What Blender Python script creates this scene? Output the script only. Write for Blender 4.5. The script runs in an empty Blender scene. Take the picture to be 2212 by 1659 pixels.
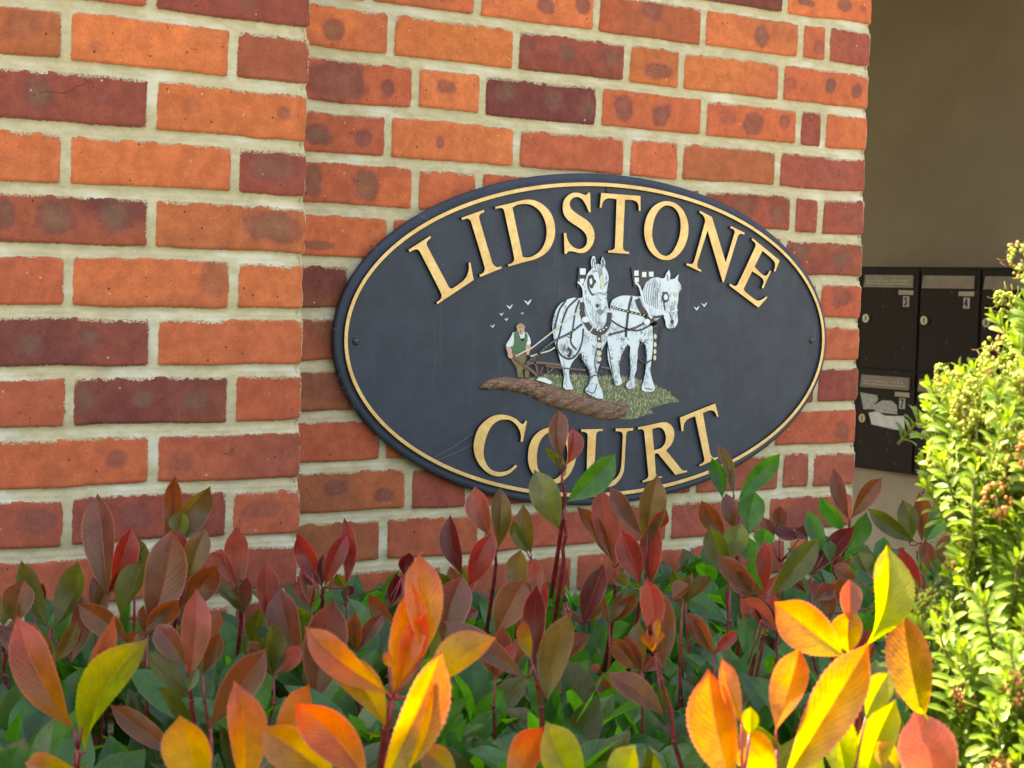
import bpy, math, random
import numpy as np
from mathutils import Vector, Matrix
from mathutils.geometry import tessellate_polygon

C = bpy.context.scene.collection
rnd = random.Random(7)

# ------------------------------------------------------------------ camera
FPX, YAW, PIT, ROL = 3919.83, 0.6206, 0.0511, 0.0269       # focal length in units of a 2212 px wide picture
CAM = np.array([-0.5506, -2.3043, -0.4858])
PIER_Y = -0.1563; PIER_X = 0.6358; EDGE_X = 1.8626
_F = np.array([math.sin(YAW)*math.cos(PIT), math.cos(YAW)*math.cos(PIT), -math.sin(PIT)])
_R = np.array([math.cos(YAW), -math.sin(YAW), 0.0]); _U = np.cross(_R, _F)
_R, _U = math.cos(ROL)*_R+math.sin(ROL)*_U, -math.sin(ROL)*_R+math.cos(ROL)*_U
cd = bpy.data.cameras.new('camera'); cam = bpy.data.objects.new('camera', cd); C.objects.link(cam)
cd.sensor_width = 36; cd.lens = FPX/2212*36; cd.clip_start = 0.05; cd.clip_end = 500
cd.dof.use_dof = True; cd.dof.focus_distance = 2.75; cd.dof.aperture_fstop = 17
m = Matrix.Identity(4)
for i in range(3):
    m[i][0] = _R[i]; m[i][1] = _U[i]; m[i][2] = -_F[i]; m[i][3] = CAM[i]
cam.matrix_world = m
bpy.context.scene.camera = cam

def ray(x, y): return _F + _R*(x-1106)/FPX - _U*(y-829.5)/FPX
def hit(x, y, Y=None, X=None):
    r = ray(x, y)
    t = (Y-CAM[1])/r[1] if X is None else (X-CAM[0])/r[0]
    return CAM+t*r
def pt(x, y, d): return CAM+ray(x, y)*d
def proj(P):
    q = np.asarray(P, float)-CAM; z = q@_F
    return 1106+FPX*(q@_R)/z, 829.5-FPX*(q@_U)/z

# ------------------------------------------------------------------ light
SUN = Vector((-0.22, 0.52, 0.83)).normalized()
sc = bpy.context.scene
w = bpy.data.worlds.new("World"); sc.world = w; w.use_nodes = True
nt = w.node_tree; sky = nt.nodes.new('ShaderNodeTexSky'); sky.sky_type = 'NISHITA'; sky.sun_disc = False
sky.sun_elevation = math.asin(SUN.z); sky.sun_rotation = math.atan2(SUN.x, SUN.y)
sky.air_density = 1.0; sky.dust_density = 2.0; sky.ozone_density = 0.6
bg = nt.nodes['Background']; nt.links.new(sky.outputs[0], bg.inputs[0]); bg.inputs[1].default_value = 0.15
sl = bpy.data.lights.new('sun', 'SUN'); sl.energy = 3.7; sl.angle = math.radians(0.5); sl.color = (1.0, 0.93, 0.82)
so = bpy.data.objects.new('sun', sl); C.objects.link(so); so.rotation_euler = SUN.to_track_quat('Z', 'Y').to_euler()
sc.view_settings.view_transform = 'Standard'; sc.view_settings.look = 'None'
sc.view_settings.exposure = 2.62; sc.view_settings.gamma = 1.0
sc.view_settings.use_white_balance = True
sc.view_settings.white_balance_temperature = 9900; sc.view_settings.white_balance_tint = 16
sc.cycles.max_bounces = 8; sc.cycles.transmission_bounces = 6; sc.cycles.use_denoising = True

# ------------------------------------------------------------------ helpers
def s2l(c): return tuple(((v/255+0.055)/1.055)**2.4 if v/255 > 0.04045 else v/255/12.92 for v in c)
K = 0.80
def alb(r, g, b, k=K): return tuple(v*k for v in s2l((r, g, b)))

def empty(name, loc, label=None, cat=None, group=None):
    o = bpy.data.objects.new(name, None); C.objects.link(o); o.location = loc; o.empty_display_size = 0.1
    if label: o['label'] = label
    if cat: o['category'] = cat
    if group: o['group'] = group
    return o
def attach(o, parent):
    o.parent = parent
    loc = Vector((0, 0, 0)); p = parent
    while p is not None: loc += p.location; p = p.parent
    # meshes are built in world space: shift the vertices to the parent's frame
    n = len(o.data.vertices); co = np.empty(n*3, np.float32); o.data.vertices.foreach_get('co', co)
    co = co.reshape(-1, 3)-np.array(loc, np.float32); o.data.vertices.foreach_set('co', co.ravel()); o.data.update()
    return o
class MB:
    def __init__(s): s.v = []; s.f = []; s.m = []; s.uv = []; s.c = {}; s.smooth = True
    def add(s, vs, fs, mi=0, uv=None, **cols):
        o = len(s.v); s.v.extend([tuple(map(float, p)) for p in vs]); s.f.extend([tuple(i+o for i in f) for f in fs]); s.m.extend([mi]*len(fs))
        s.uv.extend(uv if uv is not None else [(0, 0)]*len(vs))
        for k in cols: s.c.setdefault(k, [])
        for k, lst in s.c.items():
            lst.extend([(0, 0, 0)]*(o-len(lst)))
            val = cols.get(k, (0, 0, 0))
            lst.extend(val if isinstance(val, list) else [val]*len(vs))
    def box(s, a, b, mi=0):
        (x0, y0, z0), (x1, y1, z1) = a, b
        s.add([(x0,y0,z0),(x1,y0,z0),(x1,y1,z0),(x0,y1,z0),(x0,y0,z1),(x1,y0,z1),(x1,y1,z1),(x0,y1,z1)],
              [(0,3,2,1),(4,5,6,7),(0,1,5,4),(1,2,6,5),(2,3,7,6),(3,0,4,7)], mi)
    def tube(s, pts, rad, n=7, mi=0, **k):
        pts = [Vector(p) for p in pts]; vs = []
        r = rad if isinstance(rad, (list, tuple)) else [rad]*len(pts)
        up = None
        for i, p in enumerate(pts):
            d = (pts[min(i+1, len(pts)-1)]-pts[max(i-1, 0)]).normalized()
            if up is None: up = d.orthogonal().normalized()
            a = (up-d*up.dot(d)).normalized(); up = a; b = d.cross(a)
            for j in range(n):
                t = 2*math.pi*j/n; vs.append(p+(a*math.cos(t)+b*math.sin(t))*r[i])
        fs = [(i*n+j, i*n+(j+1) % n, (i+1)*n+(j+1) % n, (i+1)*n+j) for i in range(len(pts)-1) for j in range(n)]
        fs.append(tuple(range(n))[::-1]); fs.append(tuple((len(pts)-1)*n+j for j in range(n)))
        s.add(vs, fs, mi, **k)
    def build(s, name, mats, parent=None, smooth=None):
        me = bpy.data.meshes.new(name); me.from_pydata(s.v, [], s.f)
        for mm in (mats if isinstance(mats, (list, tuple)) else [mats]): me.materials.append(mm)
        me.polygons.foreach_set('material_index', s.m)
        sm = s.smooth if smooth is None else smooth
        me.polygons.foreach_set('use_smooth', [sm]*len(s.f))
        uvl = me.uv_layers.new(name='UVMap')
        li = np.empty(len(me.loops), np.int32); me.loops.foreach_get('vertex_index', li)
        if s.uv: uvl.data.foreach_set('uv', np.array(s.uv, np.float32)[li].ravel())
        for k, lst in s.c.items():
            lst.extend([(0, 0, 0)]*(len(s.v)-len(lst)))
            a = me.attributes.new(k, 'FLOAT_COLOR', 'POINT')
            arr = np.ones((len(lst), 4), np.float32); arr[:, :3] = np.array(lst, np.float32); a.data.foreach_set('color', arr.ravel())
        me.update()
        o = bpy.data.objects.new(name, me); C.objects.link(o)
        if parent is not None: attach(o, parent)
        return o

class NT:
    """small node-tree writer"""
    def __init__(s, name):
        s.m = bpy.data.materials.new(name); s.m.use_nodes = True; s.t = s.m.node_tree
        s.b = s.t.nodes['Principled BSDF']; s.out = s.t.nodes['Material Output']
    def n(s, ty, **k):
        x = s.t.nodes.new('ShaderNode'+ty)
        for a, v in k.items(): setattr(x, a, v)
        return x
    def l(s, a, b): s.t.links.new(a, b)
    def put(s, sock, v):
        if hasattr(v, 'is_output') or isinstance(v, bpy.types.NodeSocket): s.l(v, sock)
        else: sock.default_value = v if not (isinstance(v, tuple) and len(v) == 3 and sock.type == 'RGBA') else (*v, 1)
    def math(s, op, a, b=0.0, c=None, clamp=False):
        x = s.n('Math', operation=op, use_clamp=clamp); s.put(x.inputs[0], a); s.put(x.inputs[1], b)
        if c is not None: s.put(x.inputs[2], c)
        return x.outputs[0]
    def mix(s, f, a, b, mode='MIX'):
        x = s.n('Mix', data_type='RGBA', blend_type=mode); s.put(x.inputs[0], f); s.put(x.inputs[6], a); s.put(x.inputs[7], b)
        return x.outputs[2]
    def pos(s):
        return s.n('NewGeometry').outputs['Position']
    def noise(s, scale, detail=3, rough=0.55, vec=None, dist=0.0):
        x = s.n('TexNoise'); s.l(vec if vec is not None else s.pos(), x.inputs['Vector'])
        x.inputs['Scale'].default_value = scale; x.inputs['Detail'].default_value = detail
        x.inputs['Roughness'].default_value = rough; x.inputs['Distortion'].default_value = dist
        return x.outputs['Fac']
    def scalevec(s, v, sc):
        x = s.n('VectorMath', operation='MULTIPLY'); s.l(v, x.inputs[0]); x.inputs[1].default_value = sc; return x.outputs[0]
    def ramp(s, f, lo, hi, a=0.0, b=1.0):
        x = s.n('MapRange', interpolation_type='SMOOTHSTEP'); s.put(x.inputs[0], f)
        for i, v in enumerate((lo, hi, a, b)): s.put(x.inputs[i+1], v)
        return x.outputs[0]
    def attr(s, name):
        return s.n('Attribute', attribute_name=name)
    def bump(s, h, dist, strength=1.0):
        x = s.n('Bump'); s.put(x.inputs['Height'], h); x.inputs['Distance'].default_value = dist; x.inputs['Strength'].default_value = strength
        s.l(x.outputs[0], s.b.inputs['Normal']); return x.outputs[0]

def simple(name, col, rough=0.6, var=0.12, scale=60, spec=0.5, metal=0.0, bump=0.0, bscale=400, coat=0.0):
    t = NT(name); n = t.noise(scale, 4)
    c1 = tuple(max(0, v*(1-var)) for v in col); c2 = tuple(min(1, v*(1+var)) for v in col)
    t.l(t.mix(t.ramp(n, 0.3, 0.7), c1, c2), t.b.inputs['Base Color'])
    t.b.inputs['Roughness'].default_value = rough; t.b.inputs['Metallic'].default_value = metal
    t.b.inputs['Specular IOR Level'].default_value = spec; t.b.inputs['Coat Weight'].default_value = coat
    if bump: t.bump(t.noise(bscale, 3), bump)
    return t.m

# ------------------------------------------------------------------ brickwork
def brick_material():
    t = NT('brickwork')
    col = t.attr('bcol').outputs['Color']; a = t.attr('bdat'); sep = t.n('SeparateColor'); t.l(a.outputs['Color'], sep.inputs[0])
    d = t.math('MULTIPLY', t.math('SUBTRACT', sep.outputs[0], 0.5), 40.0)       # mm inside the brick
    smear = sep.outputs[1]
    n1 = t.noise(170, 3, 0.6); n2 = t.noise(650, 3, 0.65); n3 = t.noise(38, 2)
    d = t.math('ADD', d, t.math('MULTIPLY', t.math('SUBTRACT', n1, 0.5), 3.6))
    d = t.math('ADD', d, t.math('MULTIPLY', t.math('SUBTRACT', n2, 0.5), 4.4))
    sm = t.math('MULTIPLY', smear, t.ramp(n3, 0.36, 0.56)); sm = t.math('MULTIPLY', sm, t.ramp(n2, 0.40, 0.60))
    d = t.math('SUBTRACT', d, t.math('MULTIPLY', sm, 19.0))
    mask = t.ramp(d, -0.5, 0.7)
    # brick body
    p = t.pos(); st = t.scalevec(p, (1, 1, 1))
    body = t.mix(t.ramp(t.noise(45, 4, 0.6), 0.3, 0.75), (0.80, 0.77, 0.75), (1.12, 1.10, 1.08))
    c = t.mix(1.0, col, body, 'MULTIPLY')
    g = t.noise(430, 4, 0.8); c = t.mix(t.ramp(g, 0.30, 0.70), t.mix(1.0, c, (0.83, 0.80, 0.78), 'MULTIPLY'), t.mix(1.0, c, (1.13, 1.13, 1.12), 'MULTIPLY'))
    def specks(scale, lo, hi, thr):
        v = t.n('TexVoronoi', feature='F1'); v.inputs['Scale'].default_value = scale; v.inputs['Randomness'].default_value = 1
        wv = t.n('VectorMath', operation='ADD'); t.l(p, wv.inputs[0])
        nn = t.n('TexNoise'); nn.inputs['Scale'].default_value = 420; nn.inputs['Detail'].default_value = 2; t.l(p, nn.inputs['Vector'])
        t.l(t.scalevec(nn.outputs['Color'], (0.0035,)*3), wv.inputs[1]); t.l(wv.outputs[0], v.inputs['Vector'])
        sp = t.n('SeparateColor'); t.l(v.outputs['Color'], sp.inputs[0])
        return t.math('MULTIPLY', t.ramp(v.outputs['Distance'], lo, hi, 1.0, 0.0), t.math('GREATER_THAN', sp.outputs[0], thr)), sp
    dark, _ = specks(80, 0.07, 0.16, 0.80); pale, _ = specks(66, 0.05, 0.12, 0.84); fine, _ = specks(240, 0.14, 0.30, 0.78)
    c = t.mix(t.math('MULTIPLY', fine, 0.35), c, (0.09, 0.035, 0.03))
    c = t.mix(t.math('MULTIPLY', dark, 0.85), c, (0.035, 0.02, 0.025)); c = t.mix(t.math('MULTIPLY', pale, 0.9), c, alb(225, 180, 150))
    vc = t.n('TexVoronoi', feature='DISTANCE_TO_EDGE'); vc.inputs['Scale'].default_value = 9; wv = t.n('VectorMath', operation='ADD'); t.l(p, wv.inputs[0])
    nn = t.n('TexNoise'); nn.inputs['Scale'].default_value = 40; nn.inputs['Detail'].default_value = 4; t.l(p, nn.inputs['Vector']); t.l(t.scalevec(nn.outputs['Color'], (0.03,)*3), wv.inputs[1]); t.l(wv.outputs[0], vc.inputs['Vector'])
    crack = t.math('MULTIPLY', t.ramp(vc.outputs['Distance'], .002, .010, 1, 0), t.ramp(t.noise(14, 2), .62, .70))
    c = t.mix(t.math('MULTIPLY', crack, 0.42), c, (0.07, 0.03, 0.025))
    soot = t.math('MULTIPLY', t.ramp(t.noise(160, 4, 0.8), 0.60, 0.68), t.ramp(t.noise(16, 2), 0.55, 0.65)); c = t.mix(t.math('MULTIPLY', soot, 0.55), c, (0.06, 0.04, 0.04))
    # mortar washed thinly over the faces
    film = t.math('MULTIPLY', t.ramp(t.noise(75, 4, 0.75), 0.60, 0.80), t.ramp(n2, 0.45, 0.62)); 
    c = t.mix(t.math('MULTIPLY', film, 0.30), c, alb(214, 178, 150))
    # mortar
    ps = t.scalevec(p, (0.6, 0.6, 1.25))
    mo = t.mix(t.ramp(t.noise(70, 5, 0.6, ps), 0.15, 0.85), alb(176, 165, 134), alb(206, 195, 163))
    mo = t.mix(t.ramp(t.noise(17, 3, 0.6, ps), 0.48, 0.70), mo, alb(212, 208, 190)); mo = t.mix(t.math('MULTIPLY', t.ramp(t.noise(7, 4, 0.6), 0.52, 0.72), 0.5), mo, alb(168, 158, 134))
    mo = t.mix(t.math('MULTIPLY', t.ramp(t.noise(420, 4, 0.85), 0.48, 0.72), 0.36), mo, alb(142, 130, 100))
    t.l(t.mix(mask, mo, c), t.b.inputs['Base Color'])
    t.b.inputs['Roughness'].default_value = 0.88; t.b.inputs['Specular IOR Level'].default_value = 0.25
    h = t.math('ADD', t.math('MULTIPLY', mask, 1.3), t.math('MULTIPLY', t.noise(480, 4, 0.7), 0.7))
    h = t.math('SUBTRACT', h, t.math('MULTIPLY', t.math('ADD', dark, crack), 0.8))
    h = t.math('ADD', h, t.math('MULTIPLY', t.math('MULTIPLY', t.math('SUBTRACT', 1.0, mask), t.noise(150, 4, 0.7, ps)), 0.9))
    t.bump(h, 0.0011, .85)
    return t.m
M_BRICK = brick_material()

BC = {'O': (215, 118, 76), 'P': (206, 108, 74), 'Q': (190, 96, 72), 'R': (166, 86, 72), 'D': (148, 74, 64), 'M': (126, 66, 62), 'B': (164, 96, 66), 'N': (142, 84, 64)}
BCL = {k: np.array(alb(*v)) for k, v in BC.items()}
# rows of the recessed wall: course number -> right ends of the bricks (picture x of the upright joint) and brick tone
ROWS_W = {
 0: [(900,'P'),(1200,'O'),(1470,'R'),(1697,'M'),(None,'O')],
 1: [(800,'O'),(1031.6,'P'),(1288,'O'),(1520,'Q'),(1730,'O'),(1788,'P'),(None,'R')],
 2: [(845,'O'),(1115,'O'),(1355,'D'),(1472,'O'),(1687,'O'),(None,'O')],
 3: [(898,'Q'),(1043,'O'),(1293,'M'),(1520,'P'),(1726,'P'),(1779,'D'),(None,'O')],
 4: [(838,'P'),(1117,'O'),(1355,'Q'),(1470,'O'),(1680,'B'),(None,'R')],
 5: [(898,'P'),(1035,'P'),(1280,'Q'),(1515,'R'),(1713,'D'),(1772,'R'),(None,'R')],
 6: [(841,'P'),(1115,'P'),(1355,'Q'),(1470,'O'),(1691,'P'),(None,'D')],
 7: [(760,'M'),(1043,'O'),(1293,'R'),(1520,'P'),(1768,'P'),(None,'Q')],
 8: [(838,'N'),(1117,'O'),(1355,'Q'),(1470,'O'),(1700,'B'),(None,'P')],
 9: [(898,'N'),(1035,'P'),(1280,'Q'),(1515,'R'),(1762,'D'),(None,'D')],
 10: [(827,'Q'),(1100,'P'),(1340,'Q'),(1455,'O'),(1670,'P'),(None,'Q')],
 11: [(882,'B'),(1013,'R'),(1280,'Q'),(1500,'R'),(1687,'R'),(1752,'R'),(None,'R')],
 12: [(828,'B'),(1040,'Q'),(1295,'Q'),(1445,'R'),(1657,'R'),(None,'D')],
 13: [(700,'D'),(960,'Q'),(1240,'R'),(1483,'Q'),(1700,'R'),(1750,'P'),(None,'Q')],
}
ROWS_P = {
 1: [(145,'O'),(505,'P'),(None,'O')],
 2: [(328,'Q'),(None,'D')],
 3: [(145,'B'),(503,'O'),(None,'N')],
 4: [(328,'D'),(None,'O')],
 5: [(143,'P'),(507,'O'),(None,'D')],
 6: [(328,'M'),(None,'O')],
 7: [(148,'P'),(505,'O'),(None,'O')],
 8: [(333,'M'),(None,'P')],
 9: [(150,'R'),(500,'M'),(None,'Q')],
 10: [(332,'P'),(None,'R')],
 11: [(144,'R'),(496,'D'),(None,'Q')],
 12: [(328,'Q'),(None,'D')],
 13: [(145,'D'),(500,'P'),(None,'R')],
}
# darker kiln marks: picture x, y, half width, half height, tone, strength
def _sp(ox, oy, s, L): return [(ox+a/s, oy+b/s, c/s, d/s, k, g) for a, b, c, d, k, g in L]
SPOT_P = _sp(0,0,3.0,[(240,610,110,130,'g',.8),(650,640,60,50,'p',.5),(1840,740,58,58,'p',.6),(1240,690,80,60,'p',.25),(1790,1090,190,110,'g',.6),
  (30,1380,60,110,'g',.8),(360,1400,130,125,'g',.85),(750,1400,120,130,'g',.85),(1760,1470,190,110,'g',.7),(1590,20,80,80,'g',.5),(615,300,35,35,'p',.4),(150,160,150,110,'g',.35)])
SPOT_P += _sp(0,548.6,3.0,[(190,580,110,95,'g',.8),(575,550,115,100,'g',.8),(540,950,60,120,'g',.85),(920,930,75,75,'g',.9),(1265,940,90,95,'g',.85),(750,1330,90,75,'p',.7),
  (1390,150,110,150,'g',.45),(1180,1340,90,80,'p',.35),(1800,1330,80,60,'p',.25)])
SPOT_P += _sp(0,987.5,2.471,[(190,340,130,80,'p',.7),(730,310,90,80,'p',.7),(1390,280,110,60,'p',.5)])
SPOT_W = _sp(658.3,0,3.0,[(185,190,75,85,'g',.7),(1560,40,55,60,'p',.8),(1800,40,60,70,'p',.8),(1690,350,70,60,'g',.7),(1980,370,70,70,'g',.6),(1440,320,40,100,'p',.5),
  (180,520,230,150,'p',.85),(535,580,55,75,'p',.8),(910,560,75,55,'p',.7),(1300,600,80,90,'g',.7),(1600,640,70,90,'g',.7),(1820,690,60,90,'g',.7),
  (80,870,100,80,'g',.85),(375,890,60,62,'p',.85),(875,925,28,45,'p',.75),(55,1170,60,130,'g',.75),(390,1190,100,110,'g',.75),(100,1590,120,32,'g',.7),(2070,700,70,100,'p',.8)])
SPOT_W += _sp(1316.7,0,3.0,[(1270,10,60,30,'g',.8),(1515,30,60,50,'g',.7),(1635,55,25,22,'p',.6),(280,60,85,100,'p',.7),(980,240,55,80,'g',.8),(1350,310,35,50,'p',.6),
  (300,455,95,60,'p',.7),(1170,540,40,40,'p',.5),(1425,560,38,55,'g',.9),(1600,595,38,55,'g',.8),(330,740,70,85,'p',.85),(760,760,60,70,'p',.45),(920,800,78,85,'p',.75),(1130,790,38,48,'p',.7),
  (880,1340,90,90,'g',.5),(1090,1380,70,80,'g',.6),(1560,1380,80,60,'p',.4),(1410,1130,110,60,'p',.3)])
SPOT_W += _sp(1261.8,356.6,3.36,[(1560,640,70,110,'g',.7),(1860,680,75,80,'g',.7),(1860,965,80,75,'p',.7)])
SPOT_W += _sp(548.6,987.5,2.471,[(430,165,70,45,'p',.8),(690,200,55,40,'p',.8)])
SPOT_W += [(690,700,40,40,'g',.4),(700,830,50,35,'p',.4),(1818,930,16,22,'p',.7),(1700,1115,60,20,'p',.4)]

def ux(px, z, Y):
    y = 829.0
    for _ in range(6):
        h = hit(px, y, Y); y = proj((h[0], Y, z))[1]
    return hit(px, y, Y)[0]

def vnoise(x, y, seed):
    xi = np.floor(x).astype(np.int64); yi = np.floor(y).astype(np.int64); fx = x-xi; fy = y-yi
    fx = fx*fx*(3-2*fx); fy = fy*fy*(3-2*fy)
    def h(a, b):
        n = (a*374761393+b*668265263+seed*974634777) & 0x7fffffff
        n = ((n ^ (n >> 13))*1274126177) & 0x7fffffff
        return ((n ^ (n >> 16)) & 0xffff)/65535.0
    return (h(xi, yi)*(1-fx)+h(xi+1, yi)*fx)*(1-fy)+(h(xi, yi+1)*(1-fx)+h(xi+1, yi+1)*fx)*fy

def wall_sheet(name, parent, u0, u1, z0, z1, step, rows, spots, Y, seed, horiz, out, phase=0.0, endl=None, endr=None):
    """a sheet of brickwork. horiz/out: world directions of u and of the face normal; origin handled by Y plane or X plane."""
    nu = max(2, int(round((u1-u0)/step))+1); nz = max(2, int(round((z1-z0)/step))+1)
    u = np.linspace(u0, u1, nu); z = np.linspace(z0, z1, nz); UU, ZZ = np.meshgrid(u, z)
    wob = (vnoise(UU*14, ZZ*9, seed)-.5)*0.0035
    Zw = ZZ+wob
    idx = np.ceil(-Zw/0.075-1e-9).astype(int)              # course number: z in (-.075*idx, -.075*(idx-1)]
    D = np.zeros_like(UU); COL = np.zeros(UU.shape+(3,)); TOP = np.zeros_like(UU); JT = np.zeros_like(UU); SM = np.zeros_like(UU)
    for i in range(idx.min(), idx.max()+1):
        sel = idx == i
        if not sel.any(): continue
        zb, zt = -.075*i, -.075*(i-1); rr = random.Random(i*91+seed)
        if rows and i in rows:
            ends = [(ux(x, (zb+zt)/2, Y) if x is not None else u1+0.0075, k) for x, k in rows[i]]
            lst = []; prev = ends[0][0]-0.225
            lst.append((prev, ends[0][0], ends[0][1]))
            for (a, _), (b, k) in zip(ends[:-1], ends[1:]): lst.append((a, b, k))
            a = lst[0][0]
            while a > u0-.3:
                lst.insert(0, (a-0.225, a, rr.choice('OOPQRDM'))); a -= 0.225
        else:
            lst = []; a = u0-.3+(0.1125 if i % 2 else 0)+phase
            a = math.floor(a/0.225)*0.225+(0.1125 if i % 2 else 0)+phase
            while a < u1+.3:
                lst.append((a, a+.225, rr.choice('OOOPPQQRRDMB'))); a += .225
        ub = UU[sel]; zz = Zw[sel]
        d = np.full(ub.shape, -7.0); c = np.zeros(ub.shape+(3,)); top = np.zeros(ub.shape); smr = np.zeros(ub.shape)
        for a, b, k in lst:
            s = (ub >= a) & (ub < b)
            if not s.any(): continue
            j = rr.uniform
            L = a+.0062+j(-.001, .001); R_ = b-.0062+j(-.001, .001); B = zb+.0072+j(-.001, .0012); T = zt-.0078+j(-.0012, .001)
            q, zz_ = ub[s], zz[s]
            q = q+(vnoise(q*60, zz_*60, seed+5)-.5)*.0012; zz_ = zz_+(vnoise(q*30, zz_*30, seed+9)-.5)*.0013
            cx, cy, hx, hy = (L+R_)/2, (B+T)/2, (R_-L)/2, (T-B)/2; rad = .004
            ax = np.abs(q-cx)-(hx-rad); ay = np.abs(zz_-cy)-(hy-rad)
            sd = np.minimum(np.maximum(ax, ay), 0)+np.hypot(np.maximum(ax, 0), np.maximum(ay, 0))-rad
            d[s] = -sd*1000; top[s] = (T-zz_)*1000
            tone = 1+j(-.07, .07); tint = np.array([1, 1+j(-.05, .07), 1+j(-.06, .06)])
            c[s] = BCL[k]*tone*tint
            g1, g2 = BCL[k]*tone, BCL[rr.choice('PQRB')]
            wmix = np.clip((vnoise(q*8+i*7, zz_*11, seed+21)-.45)*2.2, 0, .45)[:, None]
            c[s] = c[s]*(1-wmix)+g2*wmix
            smr[s] = np.exp(-np.clip((T-zz_)*1000, 0, 60)/5.0)*rr.choice([.35, .7, 1.0, 1.15])+.35*np.exp(-np.clip((R_-q)*1000, 0, 60)/5.0)
        D[sel] = d; COL[sel] = c; TOP[sel] = top; SM[sel] = smr
        JT[sel] = (zz-zb)/.075
    for (px, py, rx, ry, kind, g) in (spots or []):
        h = hit(px, py, Y); hx = (hit(px+rx, py, Y)[0]-hit(px-rx, py, Y)[0])/2; hz = abs(hit(px, py+ry, Y)[2]-hit(px, py-ry, Y)[2])/2
        q = ((UU-h[0])/hx); r = ((ZZ-h[2])/hz)
        wn = (vnoise(UU*50, ZZ*50, seed+33)-.5)*.40+(vnoise(UU*170, ZZ*170, seed+35)-.5)*.22
        e = (np.abs(q)**2.2+np.abs(r)**2.2)**(1/2.2)+wn
        m = np.clip((1.10-e)/.40, 0, 1); m = m*m*(3-2*m)
        core = np.clip((.9-e)/.6, 0, 1)
        tgt = np.array(alb(124, 94, 78)) if kind == 'g' else np.array(alb(140, 86, 78))
        ring = np.array(alb(132, 74, 74))
        tg = ring*(1-core[..., None])+tgt*core[..., None]
        COL[:] = COL*(1-(m*g)[..., None])+tg*(m*g)[..., None]
    # relief
    e = np.clip((D+1.5)/4.0, 0, 1); e = e*e*(3-2*e)
    joint = np.clip((.5-np.abs(JT-.5))*75/8.0, 0, 1)
    hgt = .0015*e-(1-e)*(.0006+.0026*np.clip((.30-JT)/.30, 0, 1)*(JT<.5))+(vnoise(UU*220, ZZ*220, seed+50)-.5)*.0003+(vnoise(UU*25, ZZ*25, seed+60)-.5)*.0016
    if endl is not None: pass
    P = np.zeros(UU.shape+(3,)); H = np.array(horiz, float); O = np.array(out, float)
    P[:] = UU[..., None]*H+hgt[..., None]*O; P[..., 2] += ZZ
    if abs(O[1]) > .5: P[..., 1] += Y
    else: P[..., 0] += Y
    if endr is not None:         # ragged arris: brick ends stand proud of the joints
        k = np.clip((UU-(u1-.004))/.004, 0, 1); P[..., 0] += k*(e*.003-.0015+(vnoise(ZZ*90, ZZ*0, seed+70)-.5)*.002)
    n = nu*nz; me = bpy.data.meshes.new(name)
    me.vertices.add(n); me.vertices.foreach_set('co', P.reshape(-1).astype(np.float32))
    ii = np.arange(n).reshape(nz, nu); q = np.stack([ii[:-1, :-1], ii[:-1, 1:], ii[1:, 1:], ii[1:, :-1]], -1).reshape(-1, 4)
    nf = len(q); me.loops.add(nf*4); me.loops.foreach_set('vertex_index', q.ravel().astype(np.int32))
    me.polygons.add(nf); me.polygons.foreach_set('loop_start', np.arange(0, nf*4, 4, dtype=np.int32))
    me.polygons.foreach_set('use_smooth', np.ones(nf, bool))
    me.update(calc_edges=True); me.materials.append(M_BRICK)
    a = me.attributes.new('bcol', 'FLOAT_COLOR', 'POINT'); arr = np.ones((n, 4), np.float32); arr[:, :3] = COL.reshape(-1, 3); a.data.foreach_set('color', arr.ravel())
    a = me.attributes.new('bdat', 'FLOAT_COLOR', 'POINT'); arr = np.ones((n, 4), np.float32); arr[:, 0] = np.clip(D.ravel()/40+.5, 0, 1); arr[:, 1] = SM.ravel(); a.data.foreach_set('color', arr.ravel())
    o = bpy.data.objects.new(name, me); C.objects.link(o)
    if parent is not None: attach(o, parent)
    return o

GZ = -1.95; TOPZ = 0.84
bld = empty('brick_building', (1.2, 0, GZ), 'orange red brick building with pale mortar, projecting pier and dark entrance passage', 'building')
XN, YP = (1, 0, 0), (0, -1, 0)
wall_sheet('wall', bld, PIER_X-.01, EDGE_X, -1.30, .15, .0025, ROWS_W, SPOT_W, 0.0, 3, XN, YP, endr=True)
wall_sheet('pier', bld, -.32, PIER_X, -1.30, .15, .0025, ROWS_P, SPOT_P, PIER_Y, 11, XN, YP, endr=True)
wall_sheet('wall', bld, PIER_X-.01, EDGE_X, .15, TOPZ, .006, None, None, 0.0, 4, XN, YP)
wall_sheet('wall', bld, PIER_X-.01, EDGE_X, GZ-.05, -1.30, .006, None, None, 0.0, 5, XN, YP)
wall_sheet('pier', bld, -.32, PIER_X, .15, TOPZ, .006, None, None, PIER_Y, 12, XN, YP)
wall_sheet('pier', bld, -.32, PIER_X, GZ-.05, -1.30, .006, None, None, PIER_Y, 13, XN, YP)
wall_sheet('wall', bld, -3.6, -.32, GZ-.05, TOPZ, .010, None, None, 0.0, 6, XN, YP)
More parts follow.
